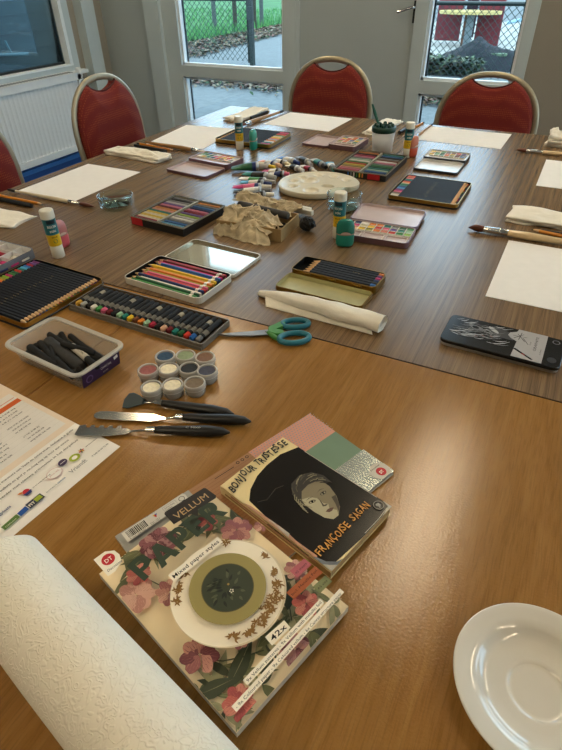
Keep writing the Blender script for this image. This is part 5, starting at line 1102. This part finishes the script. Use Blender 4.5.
for i,ch in enumerate('BONJOUR TRISTESSE'):
    wds={'J':.0050,'I':.0036,' ':.0035,'N':.0072,'O':.0078,'R':.0066}.get(ch,.0062)
    if ch!=' ': A.text(ch,x,.1515+.0030*math.sin(i*1.9)*.5-(.004 if i<2 else 0)+(.0008*i if i<6 else .0035),.0150,mq,rot=.10*math.sin(i*2.3),width=wds*.90,bold=.03,shear=.12)
    x+=wds
myl=P2('book yellow','c98f3c'); x=.005
for i,ch in enumerate('FRAN\u00c7OISE SAGAN'):
    wds={'I':.0034,' ':.0050,'N':.0068,'O':.0068}.get(ch,.0061)
    if ch!=' ': A.text(ch,x,.0185+.0009*math.sin(i*2.1),.0128,myl,rot=.08*math.sin(i*1.7+1),width=wds*.88,bold=.02,shear=.1)
    x+=wds
A.poly(ell(.0062,.0062,22,.1005,.0115),P2('emblem grey','8c8b84')); A.poly(ell(.0054,.0054,22,.1005,.0115),m_bk); A.poly(ell(.0022,.0030,12,.1005,.0120,.6),P2('emblem grey','8c8b84')); A.poly(ell(.0012,.0038,12,.1005,.0110,-.6),P2('emblem grey','8c8b84'))
cv.build('front_cover',t)
sp=MB(); Ms=Matrix.Translation((-.0007,0,0))@Matrix.Rotation(-PI/2,4,'Y')
for y0,y1,z0,z1,m in ((.01,.16,.0035,.0062,P2('spine shade','a07c4a')),(.02,.15,.0075,.0105,mpk),(.03,.09,.0098,.0118,m_bk),(.0,.03,.002,.011,P2('spine shade','a07c4a'))): sp.box(-.0009,-.0006,y0,y1,z0,z1,m)
sp.build('spine',t)
# ---- leaflet
t=thing('leaflet','white printed leaflet with orange table header and logo row at left picture edge','leaflet',-.444,.1415,TZ+.0002,R(84.5)); LW,LH=.210,.297
b=MB(); b.box(0,LW,0,LH,0,.0004,P2('leaflet paper','f3efe8')); b.build('paper',t); cv=MB(); A=Art(cv,.00045,LW,LH)
A.rect(0,LW,.088,LH,P2('leaflet beige','e9d8c4')); A.rect(0,.202,.099,.226,P2('leaflet panel','e8e4de')); mo_=P2('header orange','cf5f1e'); A.rect(0,.202,.196,.2065,mo_)
A.text('TIJD',.150,.199,.005,m_wh,width=.012,bold=.02); A.text('ACTIVITEIT',.04,.199,.005,m_wh,width=.03,bold=.02); A.rect(.07,.200,.2115,.2127,mo_)
mtx=P2('leaflet text','3a3632'); mln=P2('leaflet rule','cfcac2')
for k in range(9): A.rect(0,.202,.110+k*.0098,.1103+k*.0098,mln)
q=random.Random(6)
for row in range(11):
    y=.188-row*.0080
    for x0,n in ((.010,4),(.085,5),(.150,4)):
        if row in (3,7) and x0>.1: continue
        x=x0+q.uniform(0,.004)
        for k in range(n): wd=q.uniform(.004,.009); A.text(q.choice(('10.00','14.30','09.15','vrij','uur','19.45','za 12','di 08')),x,y,.0040,mtx,width=wd,bold=.02); x+=wd+.0016
for row,(y,x1) in enumerate(((.0775,.200),(.0665,.183),(.0560,.190))):
    A.text(('Alle activiteiten zijn bedoeld voor alle inwoners van Vaals en omstreken, deelname is gratis','Kijk voor het programma op onze website en geef je vandaag nog op voor een cursus','In 2024 en 2025 gaan we verder met nieuwe activiteiten in het dorpshuis')[row],.004,y,.0052,mtx,width=x1-.006,bold=.012)
A.poly(ell(.0075,.0065,22,.163,.0345),P2('logo lime','a3b22c')); A.poly(ell(.004,.0032,18,.163,.0345),P2('leaflet paper','f3efe8'))
A.poly(ell(.0065,.0055,22,.149,.0410,.3),P2('logo purple','3e2c50')); A.rect(.145,.153,.0405,.0412,P2('leaflet paper','f3efe8'))
A.poly(ell(.0105,.0085,28,.131,.0350),P2('logo red line','c07a78')); A.poly(ell(.0100,.0080,28,.131,.0350),P2('leaflet paper','f3efe8')); A.text('JONG WEL',.1235,.0338,.0030,P2('logo red line','c07a78'),width=.015)
for k in range(6): a=k*PI/3; A.leaf(.176,.0365,.0048,a,.0013,(P2('logo red','c22630'),mtx,P2('logo gold','c9952c'))[k%3])
A.text('wonen',.183,.0360,.0040,mtx,width=.020)
A.text('Vriendt',.142,.0155,.0095,P2('logo grey','77787a'),width=.026); A.text('T 043 30 69 72 00',.176,.0150,.0034,mtx,width=.028,bold=.02)
A.poly(ell(.0045,.0045,16,.093,.0400),P2('logo red','c22630')); A.poly([(.087,.0385),(.099,.0385),(.0965,.0335),(.0895,.0335)],P2('logo navy','22386e')); A.leaf(.090,.042,.007,2.6,.0018,P2('logo orange','d07a2c')); A.text('provincie limburg',.101,.0372,.0034,mtx,width=.026)
A.text('buurtwerk',.105,.0165,.0042,P2('logo grey','77787a'),width=.016); A.text('samen',.1215,.0165,.0042,P2('logo blue','2a6a9c'),width=.012,bold=.02)
A.rect(.079,.100,.0135,.0235,P2('logo navy dark','2b3346')); A.text('FIT',.0805,.0160,.0062,m_wh,width=.008,bold=.03); A.rect(.0895,.0985,.0155,.0222,P2('logo lime','a3b22c'))
A.poly([(.066,.0135),(.078,.0145),(.078,.0220),(.066,.0210)],P2('logo blue deep','1c4f9c')); A.poly([(.044,.0125),(.065,.0135),(.065,.0210),(.044,.0200)],P2('logo green','5f7f3c')); A.text('natuur',.047,.0145,.0044,m_wh,width=.015)
A.text('bergplaats',.045,.0355,.0060,P2('logo navy','22386e'),width=.024,bold=.02); A.text('www.heuvelland.nl',.005,.0150,.0038,mtx,width=.032); A.text('gemeente',.008,.0350,.0046,mtx,width=.026)
cv.build('print',t)
